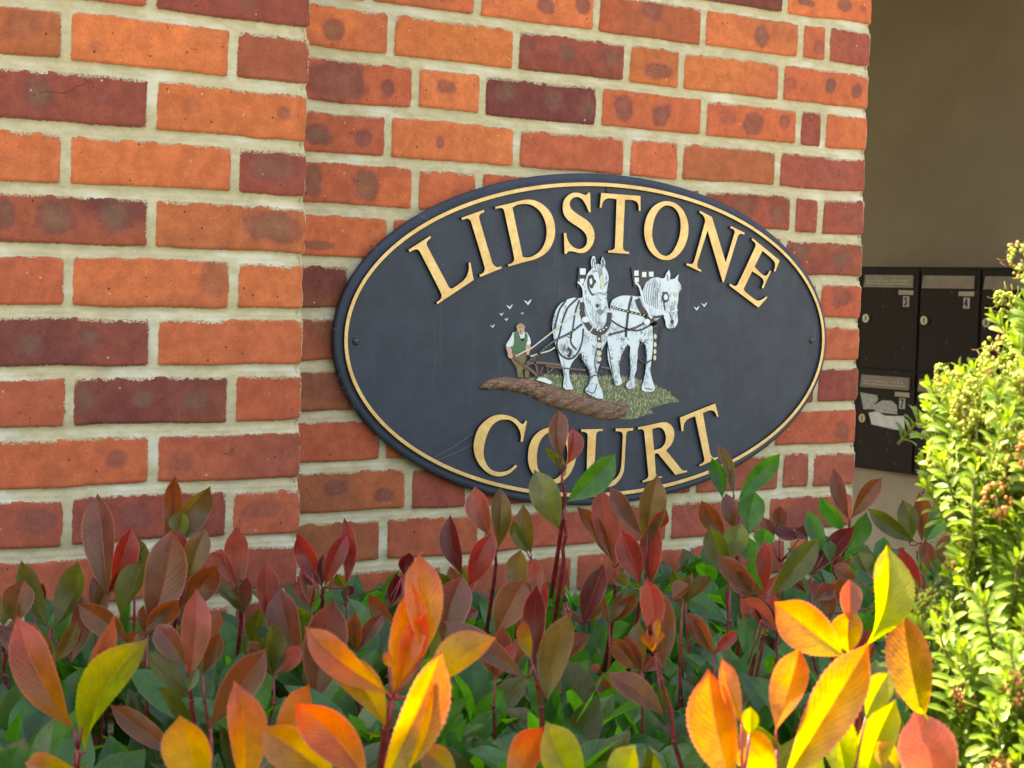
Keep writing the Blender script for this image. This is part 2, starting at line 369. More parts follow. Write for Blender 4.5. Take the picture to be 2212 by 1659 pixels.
# returns: pier flank facing +X, passage flank facing +X
wall_sheet('pier', bld, PIER_Y, 0.0, GZ-.05, TOPZ, .005, None, None, PIER_X-.0045, 14, (0, 1, 0), (1, 0, 0), phase=.06)
wall_sheet('wall', bld, 0.0, 3.2, GZ-.05, TOPZ, .010, None, None, EDGE_X-.0045, 15, (0, 1, 0), (1, 0, 0), phase=.1)
wall_sheet('wall', bld, 3.98, 6.5, GZ-.05, TOPZ, .010, None, None, 0.0, 16, XN, YP)
b = MB(); b.box((-3.6, .012, GZ-.05), (EDGE_X-.012, .25, TOPZ)); b.box((-.31, PIER_Y+.012, GZ-.05), (PIER_X-.012, .011, TOPZ)); b.box((3.992, .012, GZ-.05), (6.5, .25, TOPZ))
b.build('wall_core', simple('mortar_core', alb(190, 180, 145), .9), bld, smooth=False)
MXW = 4.08
# rendered passage wall: brown above, paler below
def render_mat():
    t = NT('brown_render'); p = t.pos(); sp = t.n('SeparateXYZ'); t.l(p, sp.inputs[0])
    n = t.noise(3.0, 5, 0.6); n2 = t.noise(160, 4, .7)
    c = t.mix(t.ramp(n, .35, .7), (0.262, 0.215, 0.165), (0.312, 0.258, 0.198))
    c = t.mix(t.math('MULTIPLY', t.ramp(n2, .5, .75), .18), c, (0.15, 0.12, 0.08)); c = t.mix(t.math('MULTIPLY', t.ramp(t.noise(1.3, 6, .75), .42, .7), .35), c, (0.22, 0.17, 0.11))
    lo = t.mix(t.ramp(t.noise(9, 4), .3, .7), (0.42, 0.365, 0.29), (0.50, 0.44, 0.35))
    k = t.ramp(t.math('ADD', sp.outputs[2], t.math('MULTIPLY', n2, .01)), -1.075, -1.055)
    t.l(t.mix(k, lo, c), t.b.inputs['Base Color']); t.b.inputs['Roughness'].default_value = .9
    t.bump(n2, .0015, .6); return t.m
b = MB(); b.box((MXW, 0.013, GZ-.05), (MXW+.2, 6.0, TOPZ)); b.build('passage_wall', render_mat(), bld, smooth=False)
b = MB(); b.box((EDGE_X-.25, 6.0, GZ-.05), (MXW+.2, 6.2, TOPZ)); b.build('passage_end_wall', simple('end_render', (.2, .16, .11), .9), bld, smooth=False)
b = MB(); b.box((-3.8, -.16, TOPZ), (6.8, 6.2, TOPZ+.03)); b.build('soffit', simple('soffit_board', (.35, .33, .30), .7), bld, smooth=False)  # unseen eaves and roof, shaped so wall and rear shrubs stay shaded
b = MB(); b.box((-3.8, -.185, TOPZ-.02), (6.8, -.161, TOPZ+.14)); b.build('fascia', simple('fascia_paint', (.5, .5, .48), .5), bld, smooth=False)
b = MB(); b.add([(-3.8,-.20,TOPZ+.15),(6.8,-.20,TOPZ+.15),(6.8,3.1,TOPZ+1.6),(-3.8,3.1,TOPZ+1.6),(-3.8,6.3,TOPZ+.15),(6.8,6.3,TOPZ+.15)], [(0,1,2,3),(3,2,5,4),(0,3,4),(1,5,2),(0,4,5,1)])
b.build('roof', simple('roof_tile', (.12, .07, .055), .8), bld, smooth=False)

# ------------------------------------------------------------------ ground
def structure(o): o['kind'] = 'structure'; return o
def ground_mat(name, a, b_, sc1, bump):
    t = NT(name); t.l(t.mix(t.ramp(t.noise(sc1, 5, .7), .3, .7), a, b_), t.b.inputs['Base Color']); t.b.inputs['Roughness'].default_value = .95
    t.bump(t.noise(sc1*6, 5, .7), bump); return t.m
b = MB(); b.add([(-200,-200,GZ-.012),(200,-200,GZ-.012),(200,200,GZ-.012),(-200,200,GZ-.012)], [(0,1,2,3)])
structure(b.build('ground', ground_mat('lawn', (.06, .10, .03), (.12, .15, .06), 8, .01), smooth=False))
b = MB(); b.add([(-6,-1.6,GZ-.004),(7,-1.6,GZ-.004),(7,.0,GZ-.004),(-6,.0,GZ-.004)], [(0,1,2,3)])
structure(b.build('planting_bed', ground_mat('soil', (.03, .02, .014), (.09, .065, .045), 25, .02), smooth=False))
b = MB(); b.add([(-8,-4.2,GZ),(9,-4.2,GZ),(9,-1.6,GZ),(-8,-1.6,GZ)], [(0,1,2,3)]); b.add([(EDGE_X+.002,.001,GZ),(MXW-.002,.001,GZ),(MXW-.002,5.99,GZ),(EDGE_X+.002,5.99,GZ)], [(0,1,2,3)])
structure(b.build('paving', ground_mat('paving_concrete', (.34, .31, .27), (.46, .43, .37), 6, .004), smooth=False))
# ------------------------------------------------------------------ the oval sign
SX, SZ = 1.2660, -0.5608
sign = empty('house_name_sign', (SX, 0, SZ), 'dark blue oval sign with gold rim, gold letters and white plough horses', 'sign')
YF = -0.0195                                                    # the sign's field
YL = -0.0250                                                    # faces of the letters
def sign_paint(name, col, rough=.42):
    t = NT(name); n = t.noise(22, 4, .6)
    c = t.mix(t.ramp(n, .3, .7), tuple(v*.88 for v in col), tuple(v*1.14 for v in col))
    v = t.n('TexVoronoi'); v.inputs['Scale'].default_value = 60; t.l(t.pos(), v.inputs['Vector'])
    sp = t.n('SeparateColor'); t.l(v.outputs['Color'], sp.inputs[0])
    sk = t.math('MULTIPLY', t.ramp(v.outputs['Distance'], .03, .06, 1, 0), t.math('GREATER_THAN', sp.outputs[0], .86))
    c = t.mix(t.math('MULTIPLY', sk, .5), c, (.25, .27, .27))
    dust = t.ramp(t.noise(340, 4, .75), .62, .80); c = t.mix(t.math('MULTIPLY', dust, .22), c, (.22, .22, .22))
    stv = t.scalevec(t.pos(), (1, 1, .07)); c = t.mix(t.math('MULTIPLY', t.ramp(t.noise(75, 4, .7, stv),   .56, .72), .08), c, (.17, .18, .19)); c = t.mix(t.math('MULTIPLY', t.ramp(t.noise(900, 2, .9), .62, .72), .25), c, (.20, .21, .22))
    t.l(c, t.b.inputs['Base Color']); t.b.inputs['Roughness'].default_value = rough+.1; t.b.inputs['Specular IOR Level'].default_value = .22
    t.bump(t.noise(260, 3), .0002, .5); return t.m
M_NAVY = sign_paint('slate_blue_paint', alb(52, 61, 75)); M_EDGE = sign_paint('black_paint', alb(26, 30, 40), .5)
def gold_mat():
    t = NT('gold_leaf'); n = t.noise(35, 5, .65); n2 = t.noise(150, 5, .7, None, 1.5)
    c = t.mix(t.ramp(n, .3, .72), alb(222, 176, 112), alb(238, 204, 146))
    c = t.mix(t.math('MULTIPLY', t.ramp(n2, .40, .52, 1, 0), .35), c, alb(190, 140, 76))
    c = t.mix(t.math('MULTIPLY', t.ramp(t.noise(420, 4, .8), .63, .72), .5), c, alb(130, 95, 60))
    t.l(c, t.b.inputs['Base Color']); t.b.inputs['Roughness'].default_value = .38; t.b.inputs['Metallic'].default_value = .25
    t.bump(n2, .0003, .5); return t.m
M_GOLD = gold_mat()
def oval_ring(mb, prof, n=220, mi=0, close_in=False):
    """prof: list of (a, b, Y, material) from outside to inside"""
    vs = []
    for (a_, b_, y) in prof:
        for i in range(n):
            t = 2*math.pi*i/n; vs.append((SX+a_*math.cos(t), y, SZ+b_*math.sin(t)))
    fs = []
    for k in range(len(prof)-1):
        for i in range(n):
            j = (i+1) % n; fs.append((k*n+i, k*n+j, (k+1)*n+j, (k+1)*n+i))
    if close_in: fs.append(tuple((len(prof)-1)*n+i for i in range(n)))
    mb.add(vs, fs, mi)
b = MB()
oval_ring(b, [(.494, .260, -.001), (.4985, .2645, -.006), (.5, .266, -.013), (.4995, .2655, -.0155), (.4965, .2625, -.0168), (.4885, .2535, -.0195), (.4885, .2535, YF)], mi=0)
oval_ring(b, [(.4885, .2535, YF), (.3, .15, YF), (.1, .05, YF)], mi=0, close_in=True)
pl = b.build('plaque', [M_NAVY], sign)
b = MB(); oval_ring(b, [(.4873, .2514, YF+.001), (.4873, .2514, -.0238), (.4868, .2509, -.0243), (.4817, .2458, -.0243), (.4812, .2453, -.0238), (.4812, .2453, YF+.001)])
b.m = [0]*len(b.m)
for k in range(5):
    for i in range(220): b.m[k*220+i] = 0 if k in (1, 2, 3) else 1
b.build('rim', [M_GOLD, M_EDGE], sign, smooth=False)

def smoothpath(P):
    n = len(P); out = []
    pts = [np.array(p[:2], float) for p in P]; sm = [len(p) > 2 for p in P]
    for i in range(n):
        a, b_ = pts[i], pts[(i+1) % n]; sa, sb = sm[i], sm[(i+1) % n]
        out.append(a)
        if not (sa or sb): continue
        ch = b_-a; L = np.linalg.norm(ch)
        ta = (b_-pts[i-1]) if sa else ch; tb = (pts[(i+2) % n]-a) if sb else ch
        ta = ta/ (np.linalg.norm(ta)+1e-9)*L; tb = tb/(np.linalg.norm(tb)+1e-9)*L
        for t in (.2, .4, .6, .8):
            out.append((2*t**3-3*t*t+1)*a+(t**3-2*t*t+t)*ta+(-2*t**3+3*t*t)*b_+(t**3-t*t)*tb)
    return out
def extrude(mb, loops, yb, yf, mi_face=0, mi_side=1, bevel=0.0, warp=None):
    """loops in wall coordinates (x, z); front at yf, back at yb"""
    loops = [[Vector((p[0], p[1], 0)) for p in L] for L in loops]
    tris = tessellate_polygon(loops); flat = [p for L in loops for p in L]
    yy = lambda p, y: (p.x, y, p.y)
    mb.add([yy(p, yf) for p in flat], [tuple(t) for t in tris], mi_face)
    for L in loops:
        n = len(L)
        mb.add([yy(p, yf) for p in L]+[yy(p, yb) for p in L], [(i, (i+1) % n, n+(i+1) % n, n+i) for i in range(n)], mi_side)
CROP = {'A': (1580/1.8228, 780/1.8228, 3.770*1.8228), 'B': (1900/1.8228, 720/1.8228, 3.770*1.8228), 'C': (2320/1.8228, 700/1.8228, 3.770*1.8228),
        'D': (2660/1.8228, 800/1.8228, 3.770*1.8228), 'E': (1820/1.8228, 1560/1.8228, 3.6867*1.8228), 'F': (2300/1.8228, 1560/1.8228, 3.6867*1.8228),
        'H': (1800/1.8228, 950/1.8228, 2.212*1.8228)}
def wp(crop, x, y, Y):
    ox, oy, s = CROP[crop]; h = hit(ox+x/s, oy+y/s, Y); return (h[0], h[2])
S = 's'
LETTERS = [
('A', [[(108,768),(428,562),(440,590),(395,630,S),(376,665,S),(385,710,S),(700,1310),(740,1345,S),(905,1240,S),(960,1180,S),(990,1110,S),(1005,1040,S),(998,965),(1025,950),(1075,1215),(535,1575),(522,1548),(580,1505,S),(598,1460,S),(590,1410,S),(290,820),(265,780,S),(215,760,S),(125,800)]]),
('A', [[(893,292),(1222,175),(1235,205),(1175,235,S),(1155,275,S),(1165,330,S),(1350,960),(1385,1005,S),(1420,1025,S),(1483,1012),(1490,1042),(1170,1170),(1158,1140),(1215,1110,S),(1238,1070,S),(1238,1025,S),(1045,380),(1020,325,S),(975,305,S),(905,325)]]),
('B', [[(186,357),(430,300),(560,265,S),(680,248,S),(800,270,S),(930,350,S),(1030,480,S),(1075,650,S),(1070,800,S),(1020,940,S),(930,1050,S),(800,1125,S),(640,1170,S),(385,1240),(375,1213),(430,1195,S),(465,1160,S),(468,1100,S),(325,430),(305,385,S),(270,372,S),(192,385)],
       [(442,365),(520,325,S),(640,312,S),(740,335,S),(840,410,S),(905,510,S),(945,640,S),(950,780,S),(920,900,S),(855,1010,S),(760,1080,S),(680,1108,S),(597,1102)]]),
('B', [[(1565,148),(1597,146),(1605,433),(1580,436),(1545,350,S),(1510,285,S),(1470,235,S),(1410,210,S),(1350,220,S),(1308,260,S),(1295,320,S),(1315,380,S),(1370,435,S),(1450,490,S),(1540,550,S),(1610,620,S),(1655,720,S),(1660,830,S),(1630,920,S),(1570,1000,S),(1500,1038,S),(1430,1040,S),(1350,1020,S),(1285,1015,S),(1262,1025),(1248,1052),(1218,1052),(1208,745),(1240,742),(1255,820,S),(1290,895,S),(1350,955,S),(1420,982,S),(1485,970,S),(1535,925,S),(1552,860,S),(1540,780,S),(1490,710,S),(1410,650,S),(1310,585,S),(1240,520,S),(1200,440,S),(1192,340,S),(1215,250,S),(1270,185,S),(1340,150,S),(1420,148,S),(1490,168,S),(1530,180,S),(1552,170)]]),
('C', [[(178,225),(760,270),(762,490),(737,488),(735,430,S),(715,370,S),(660,335,S),(600,328,S),(530,325),(500,1020),(510,1065,S),(540,1090,S),(592,1100),(594,1130),(282,1110),(282,1080),(335,1075,S),(370,1055,S),(382,1020,S),(408,318),(320,305,S),(260,310,S),(215,345,S),(190,400,S),(185,445),(157,440)]]),
('C', [[(1150,347,S),(1280,380,S),(1390,480,S),(1460,640,S),(1473,800,S),(1440,960,S),(1370,1090,S),(1270,1185,S),(1150,1222,S),(1020,1190,S),(900,1080,S),(835,930,S),(817,760,S),(850,590,S),(930,450,S),(1040,370,S)],
       [(1165,410,S),(1260,445,S),(1330,540,S),(1358,680,S),(1345,850,S),(1295,1000,S),(1220,1120,S),(1140,1160,S),(1060,1130,S),(980,1030,S),(938,890,S),(938,760,S),(965,620,S),(1030,490,S),(1100,425,S)]]),
('D', [[(362,113),(540,205),(745,880),(865,480),(878,430,S),(860,390,S),(812,370),(822,340),(1026,440),(1018,467),(965,455,S),(935,475,S),(920,510,S),(715,1175),(700,1170),(475,405),(325,880),(322,930,S),(345,975,S),(385,992),(375,1020),(158,915),(168,892),(225,905,S),(255,895,S),(275,865,S),(440,270),(430,215,S),(400,170,S),(355,138)]]),
('D', [[(1140,517),(1545,850),(1478,1018),(1458,1005),(1475,950,S),(1475,890,S),(1440,835,S),(1290,705),(1172,945),(1290,1060,S),(1340,1078,S),(1370,1050,S),(1400,1000),(1416,1012),(1300,1270),(1280,1250),(1305,1190,S),(1300,1135,S),(1265,1095,S),(1138,1010),(1012,1270),(1030,1310,S),(1180,1430,S),(1230,1448,S),(1290,1425,S),(1350,1383),(1362,1400),(1230,1550),(797,1220),(808,1195),(860,1225,S),(895,1230,S),(925,1200,S),(1175,670),(1190,620,S),(1175,585,S),(1130,545)]]),
('E', [[(918,355),(942,362),(878,662),(848,658),(855,590,S),(835,500,S),(780,410,S),(700,350,S),(620,338,S),(530,355,S),(440,420,S),(370,540,S),(325,690,S),(310,830,S),(340,960,S),(400,1050,S),(490,1095,S),(580,1100,S),(680,1070,S),(775,995),(798,1020),(700,1110,S),(600,1155,S),(500,1162,S),(390,1125,S),(280,1030,S),(200,900,S),(168,760,S),(185,600,S),(240,460,S),(330,360,S),(440,290,S),(560,268,S),(680,285,S),(780,330,S),(840,385,S),(880,405,S)]]),
('E', [[(957,860,S),(975,720,S),(1030,600,S),(1120,510,S),(1230,460,S),(1330,445,S),(1450,470,S),(1560,560,S),(1635,700,S),(1655,860,S),(1625,1000,S),(1560,1130,S),(1460,1230,S),(1340,1275,S),(1210,1260,S),(1085,1190,S),(1000,1080,S),(962,970,S)],
       [(1087,980,S),(1085,840,S),(1110,710,S),(1165,600,S),(1250,530,S),(1330,515,S),(1420,550,S),(1490,650,S),(1525,780,S),(1522,930,S),(1485,1050,S),(1410,1160,S),(1325,1210,S),(1225,1200,S),(1145,1130,S),(1100,1050,S)]]),
('F', [[(-45,483),(272,475),(270,505),(210,510,S),(180,540,S),(172,590,S),(160,850),(150,1000,S),(152,1100,S),(185,1190,S),(260,1245,S),(350,1250,S),(440,1210,S),(510,1120,S),(540,1000,S),(562,570),(550,530,S),(520,512,S),(458,508),(460,470),(715,462),(708,497),(650,505,S),(620,525,S),(610,570,S),(585,1000),(570,1110,S),(510,1220,S),(420,1300,S),(300,1322,S),(180,1300,S),(90,1240,S),(45,1140,S),(40,1000,S),(52,580),(45,545,S),(10,520,S),(-40,515)]]),
('F', [[(778,455),(1050,395),(1130,380,S),(1200,382,S),(1270,430,S),(1308,520,S),(1300,620,S),(1260,710,S),(1190,785),(1410,1060),(1450,1080,S),(1490,1072),(1497,1100),(1325,1140),(1070,828),(1022,835),(1040,1120),(1065,1165,S),(1130,1160),(1130,1180),(850,1252),(845,1228),(900,1205,S),(930,1170,S),(932,1120,S),(875,540),(865,500,S),(835,478,S),(785,482)],
       [(988,480),(1060,455,S),(1120,462,S),(1165,510,S),(1188,600,S),(1170,690,S),(1110,755,S),(1015,782)]]),
('F', [[(1390,310),(1903,105),(1952,295),(1930,300),(1905,240,S),(1865,208,S),(1810,210,S),(1722,245),(1830,830),(1855,875,S),(1885,892,S),(1940,880),(1942,905),(1680,1018),(1670,995),(1720,970,S),(1745,935,S),(1742,890,S),(1612,292),(1540,315,S),(1480,355,S),(1450,410,S),(1438,505),(1415,508)]]),
]
for crop, loops in LETTERS:
    b = MB(); extrude(b, [[wp(crop, p[0], p[1], YL) for p in smoothpath(L)] for L in loops], YF+.0005, YL)
    b.build('letter', [M_GOLD, M_EDGE], sign, smooth=False)

# painted relief: loops and strokes in the 'H' picture crop
def P2(pts, y): return [wp('H', p[0], p[1], y) for p in smoothpath(pts)]
def sm(*a): return [(a[i], a[i+1], S) for i in range(0, len(a), 2)]
def paint(name, col, var=.15, rough=.5, sc_=200): return simple(name, col, rough, var, sc_)
def horse_white():
    t = NT('painted_white'); p = t.pos()
    ps = t.scalevec(p, (1, 1, .45)); n = t.noise(170, 4, .75, ps, .8); n2 = t.noise(32, 2, .5)
    k = t.math('MULTIPLY', t.ramp(n, .42, .58, 1, 0), t.ramp(n2, .46, .66))
    c = t.mix(k, alb(208, 226, 240), alb(140, 152, 162))
    t.l(c, t.b.inputs['Base Color']); t.b.inputs['Roughness'].default_value = .5
    t.bump(n, .0004, .5); return t.m
M_WH = horse_white(); M_DK = paint('painted_dark', alb(36, 40, 48)); M_GR = paint('painted_grey', alb(120, 130, 140)); M_CRM = paint('painted_cream', alb(205, 205, 185))
M_LEG = paint('painted_leg_shadow_grey', alb(165, 178, 190)); M_PW = paint('painted_plain_white', alb(222, 232, 240), .05)
def stroke(mb, pts, w_, y, mi=0, thick=.0006, fine=True):
    L = smoothopen(pts); L = [np.array(wp('H', p[0], p[1], y)) for p in L]; n = len(L); hw = w_*0.000236/2
    vs = []
    for i in range(n):
        d = L[min(i+1, n-1)]-L[max(i-1, 0)]; d = d/(np.linalg.norm(d)+1e-9); nn = np.array([-d[1], d[0]])
        for k, yy in ((-1, y+thick), (-1, y), (1, y), (1, y+thick)):
            q = L[i]+nn*hw*k; vs.append((q[0], yy, q[1]))
    fs = [(i*4+k, i*4+k+1, i*4+k+5, i*4+k+4) for i in range(n-1) for k in range(3)]
    mb.add(vs, fs, mi)
def smoothopen(P):
    P = [np.array(p, float) for p in P]; out = []
    for i in range(len(P)-1):
        a, b_ = P[i], P[i+1]; ta = (b_-P[i-1])/2 if i > 0 else b_-a; tb = (P[i+2]-a)/2 if i+2 < len(P) else b_-a
        for t in (0, .25, .5, .75): out.append((2*t**3-3*t*t+1)*a+(t**3-2*t*t+t)*ta+(-2*t**3+3*t*t)*b_+(t**3-t*t)*tb)
    out.append(P[-1]); return out
def hatch(mb, pts, spread, count, y, mi=3, lo=10, hi=26, w_=3.0, seed=1):
    g_ = random.Random(seed); L = smoothopen(pts)
    for _ in range(int(count*.5)):
        q = L[g_.randrange(len(L))]; x_ = q[0]+g_.gauss(0, spread); y_ = q[1]+g_.gauss(0, spread); a_ = g_.uniform(-.5, .5)+math.pi/2; l_ = g_.uniform(lo, hi)
        stroke(mb, [(x_, y_), (x_+math.cos(a_)*l_, y_+math.sin(a_)*l_)], g_.uniform(.5, 1)*w_, y-g_.random()*.0002, mi, .0003)
def disc(mb, cx, cy, rx, ry, y, mi=0, thick=.0008, n=14):
    extrude(mb, [[wp('H', cx+rx*math.cos(2*math.pi*i/n), cy+ry*math.sin(2*math.pi*i/n), y) for i in range(n)]], y+thick, y, mi, mi)
def quadp(mb, pts, y, mi=0, thick=.0008): extrude(mb, [[wp('H', a_, b_, y) for a_, b_ in pts]], y+thick, y, mi, mi)
def beads(mb, pts, r, y, mi=0, gap=15):
    L = smoothopen(pts); acc = 0
    for a_, b_ in zip(L[:-1], L[1:]):
        acc += np.linalg.norm(b_-a_)
        if acc > gap: disc(mb, b_[0], b_[1], r, r*.85, y, mi, .0006, 8); acc = 0
YB = YF-.0032; YH = YF-.0045
# grass
b = MB(); g = random.Random(5)
poly = [(600,1200),(700,1182),(780,1162),(930,1180),(1000,1160),(1140,1172),(1250,1178),(1340,1168),(1440,1185),(1560,1205),(1740,1262),(1840,1312),(1940,1400),(1880,1403),(1800,1418),(1700,1450),(1660,1472),(1720,1497),(1650,1510),(1560,1545),(1470,1553),(1400,1540),(1100,1450),(800,1330)]
extrude(b, [[wp('H', x_, y_, YF-.0006) for x_, y_ in poly]], YF+.0004, YF-.0006, 0, 0)
def inside(x_, y_, P):
    c = False; j = len(P)-1
    for i in range(len(P)):
        if (P[i][1] > y_) != (P[j][1] > y_) and x_ < (P[j][0]-P[i][0])*(y_-P[i][1])/(P[j][1]-P[i][1])+P[i][0]: c = not c
        j = i
    return c
cnt = 0
while cnt < 2200:
    x_ = g.uniform(600, 1940); y_ = g.uniform(1165, 1550)
    if not inside(x_, y_, poly): continue
    cnt += 1; hh = g.uniform(14, 34); dx = g.uniform(-4, 9); ww = g.uniform(2, 4.5); yq = YF-.0008-g.random()*.0006
    p0, p1, p2 = wp('H', x_-ww, y_, yq), wp('H', x_+ww, y_, yq), wp('H', x_+dx, y_-hh, yq)
    b.add([(p0[0], yq, p0[1]), (p1[0], yq, p1[1]), (p2[0], yq, p2[1])], [(0, 1, 2)], g.choice([1, 1, 2, 2, 3, 4]))
b.build('grass', [paint('grass_base', alb(92, 108, 84)), paint('grass_green', alb(98, 122, 76)), paint('grass_pale', alb(182, 190, 150)), paint('grass_dark', alb(58, 80, 60)), paint('grass_buff', alb(180, 158, 118))], sign, smooth=False)
# furrow: a lumpy twisted ridge
def furrow_mat():
    t = NT('furrow_paint'); p = t.pos(); mp = t.n('Mapping'); t.l(p, mp.inputs[0]); mp.inputs['Rotation'].default_value = (0, math.radians(40), 0); mp.inputs['Scale'].default_value = (1, 1, 3.2)
    n = t.noise(110, 4, .7, mp.outputs[0], 1.0); n2 = t.noise(28, 2)
    c = t.mix(t.ramp(n, .35, .62), alb(74, 52, 44), alb(150, 112, 88)); c = t.mix(t.ramp(n, .60, .72), c, alb(205, 182, 160))
    c = t.mix(t.math('MULTIPLY', t.ramp(n2, .45, .65), .4), c, alb(120, 76, 56))
    t.l(c, t.b.inputs['Base Color']); t.b.inputs['Roughness'].default_value = .6; t.bump(n, .0016, 1.0); return t.m
up = smoothopen([(205,1278),(250,1225),(330,1193),(450,1182),(560,1190),(680,1207),(800,1242),(930,1285),(1060,1318),(1200,1368),(1330,1387),(1480,1397),(1502,1425)])
lo = smoothopen([(212,1284),(240,1297),(300,1292),(420,1300),(540,1322),(640,1352),(740,1402),(830,1448),(950,1474),(1060,1502),(1200,1535),(1290,1562),(1470,1535)])
b = MB(); nC = 12; vs = []; N = len(up)
for i in range(N):
    for j in range(nC+1):
        t_ = j/nC; q = up[i]*(1-t_)+lo[i]*t_
        lump = .0065*math.sin(math.pi*t_)**.6*(1+.55*math.sin(i*1.6+t_*4.5))
        if i in (0, N-1): lump *= .3
        edge = 1+.0*i; q = q+np.array([0, (6*math.sin(i*1.75+4) if j == nC else 0)])
        y_ = YF-lump-.0002; h_ = wp('H', q[0], q[1], YF-.003); vs.append((h_[0], y_, h_[1]))
b.add(vs, [(i*(nC+1)+j, i*(nC+1)+j+1, (i+1)*(nC+1)+j+1, (i+1)*(nC+1)+j) for i in range(N-1) for j in range(nC)])
b.build('furrow', furrow_mat(), sign)

H1 = sm(1190,128,1168,165,1168,215,1172,240,1140,275,1118,330,1100,380,1092,450,1085,492,1010,492,950,512,900,545,862,600,838,680,830,760,846,860,865,930,888,1000,912,1090,930,1180,925,1270)+[(950,1292),(1008,1290)]+sm(1000,1255,982,1200,975,1130,1000,1060,1045,1005,1075,975,1095,1040,1140,1100,1162,1180,1145,1250,1115,1300)+[(1150,1335),(1215,1368),(1276,1372)]+sm(1262,1300,1232,1230,1218,1150,1240,1075,1256,960,1300,870,1318,790,1338,700,1332,620,1315,570,1300,470,1308,400,1320,320,1308,265,1290,225,1288,175)+[(1266,132)]+sm(1252,180,1250,205,1225,196,1208,205,1206,170)
H2 = sm(1335,560,1350,515,1400,485,1450,473,1530,476,1590,480,1610,440,1640,370,1690,325,1740,314,1800,322)+[(1822,280),(1846,247),(1858,290),(1852,335)]+[(1895,325),(1930,285),(1922,340)]+sm(1945,375,1952,415,1932,445,1925,520,1915,600,1922,700,1895,750,1850,762,1820,742,1812,690,1790,662,1745,690,1712,720,1702,790,1710,860,1702,960,1690,1060,1682,1130,1700,1210,1720,1295,1665,1312,1608,1290,1625,1210,1640,1120,1645,1000,1632,892,1592,882,1582,960,1565,1060,1562,1120,1542,1180,1552,1240,1520,1287,1470,1258,1500,1205,1512,1110,1502,1000,1492,905,1440,990,1418,1085,1420,1170,1437,1230,1400,1257,1368,1238,1350,1170,1332,1100,1312,1000,1310,880,1300,800)
def hstrap(b, pts, w_, y=YH-.0004, mi=1): stroke(b, pts, w_, y, mi)
# horse at the right
h2 = MB(); extrude(h2, [P2(H2, YB)], YF+.0004, YB, 0, 1)
horse_r = h2.build('horse', [M_WH, M_DK], sign, smooth=False); horse_r['label'] = 'white plough horse at the right with its head turned down'
b = MB(); y0 = YB-.0005
b0 = b; b = MB()
quadp(b, [(1515,226),(1542,242),(1722,252),(1716,345),(1600,405),(1540,398)], YF-.0030, 1, .003)
for q in [(1543,255,1580,300),(1612,268,1648,312),(1672,265,1710,308),(1547,316,1583,355)]: quadp(b, [(q[0],q[1]),(q[2],q[1]),(q[2],q[3]),(q[0],q[3])], YF-.0037, 2)
b.build('collar_board', [M_WH, M_DK, M_PW], horse_r, smooth=False); b = b0
for pts, w_ in [([(1522,480),(1495,590),(1480,720),(1470,835)],20),([(1570,500),(1605,590),(1680,680),(1742,745)],46),([(1795,440),(1800,520),(1812,600)],12),([(1600,870),(1580,960),(1590,1030),(1640,1060),(1690,1035)],11),
   ([(1725,780),(1726,900),(1720,1062)],36),([(1320,815),(1450,782),(1560,750),(1640,705)],16),([(1340,568),(1420,595),(1560,628),(1700,660),(1800,650)],17),([(1785,740),(1775,860),(1735,960)],7),([(1345,690),(1420,738),(1510,772),(1600,772),(1700,720),(1800,655)],12),([(1650,700),(1700,730),(1760,700),(1800,650)],11),([(1850,620),(1885,745),(1850,762)],5),
   ([(1310,880),(1330,1000),(1345,1100),(1370,1240)],6),([(1492,900),(1440,990),(1415,1090)],12),([(1590,880),(1632,890)],14),([(1640,900),(1650,1010),(1640,1120)],8)]: hstrap(b, pts, w_, y0)
hstrap(b, [(1552,357),(1592,402),(1622,520),(1692,672)], 14, y0-.0006, 2)
for i in range(7): hstrap(b, [(1640+i*22, 360+abs(3-i)*4), (1628+i*20, 450), (1640+i*18, 540+i*8)], 3.5, y0, 3)
disc(b, 1815, 488, 30, 48, y0-.0003, 1); disc(b, 1818, 486, 17, 26, y0-.0007, 2); disc(b, 1905, 462, 20, 25, y0-.0003, 4); disc(b, 1903, 530, 13, 20, y0-.0003, 4); disc(b, 1875, 700, 14, 20, y0-.0003, 1)
disc(b, 1655, 702, 26, 26, y0-.0012, 2)
beads(b, [(1805,600),(1860,612),(1915,600)], 9, y0-.0006, 2, 14); beads(b, [(1340,568),(1420,595),(1560,628),(1700,660)], 7, y0-.0007, 4, 16); beads(b, [(1320,815),(1450,782),(1560,750),(1640,705)], 6, y0-.0007, 3, 16)
for yy_ in (830, 900, 960, 1015): disc(b, 1726-(yy_-830)*.02, yy_, 12, 22, y0-.0008, 4)
for q_, sp_, n_, sd in [([(1340,800),(1420,830),(1470,860)],16,60,1),([(1330,900),(1350,1050),(1380,1220)],9,50,2),([(1500,960),(1520,1080),(1505,1230)],12,60,3),([(1590,850),(1640,870),(1690,850)],14,60,4),([(1650,950),(1650,1100),(1640,1230)],10,50,5),([(1440,900),(1420,1010),(1405,1130)],9,50,6),([(1380,510),(1350,620),(1345,740)],14,40,7),([(1830,420),(1860,520),(1870,640)],16,50,8),([(1870,700),(1850,740)],12,30,9),([(1560,760),(1620,790),(1690,800)],16,50,10)]:
    hatch(b, q_, sp_, n_, y0+.0002, 3, seed=sd); hatch(b, q_, sp_*.6, n_//3, y0+.0002, 1, 8, 18, 2.4, seed=sd+40)
hstrap(b, [(1830,290),(1838,345)], 9, y0, 3); hstrap(b, [(1345,1185),(1400,1235)], 6, y0, 3); hstrap(b, [(1640,1280),(1700,1290)], 6, y0, 1)
b.build('harness', [M_WH, M_DK, M_PW, M_GR, M_CRM], horse_r, smooth=False)
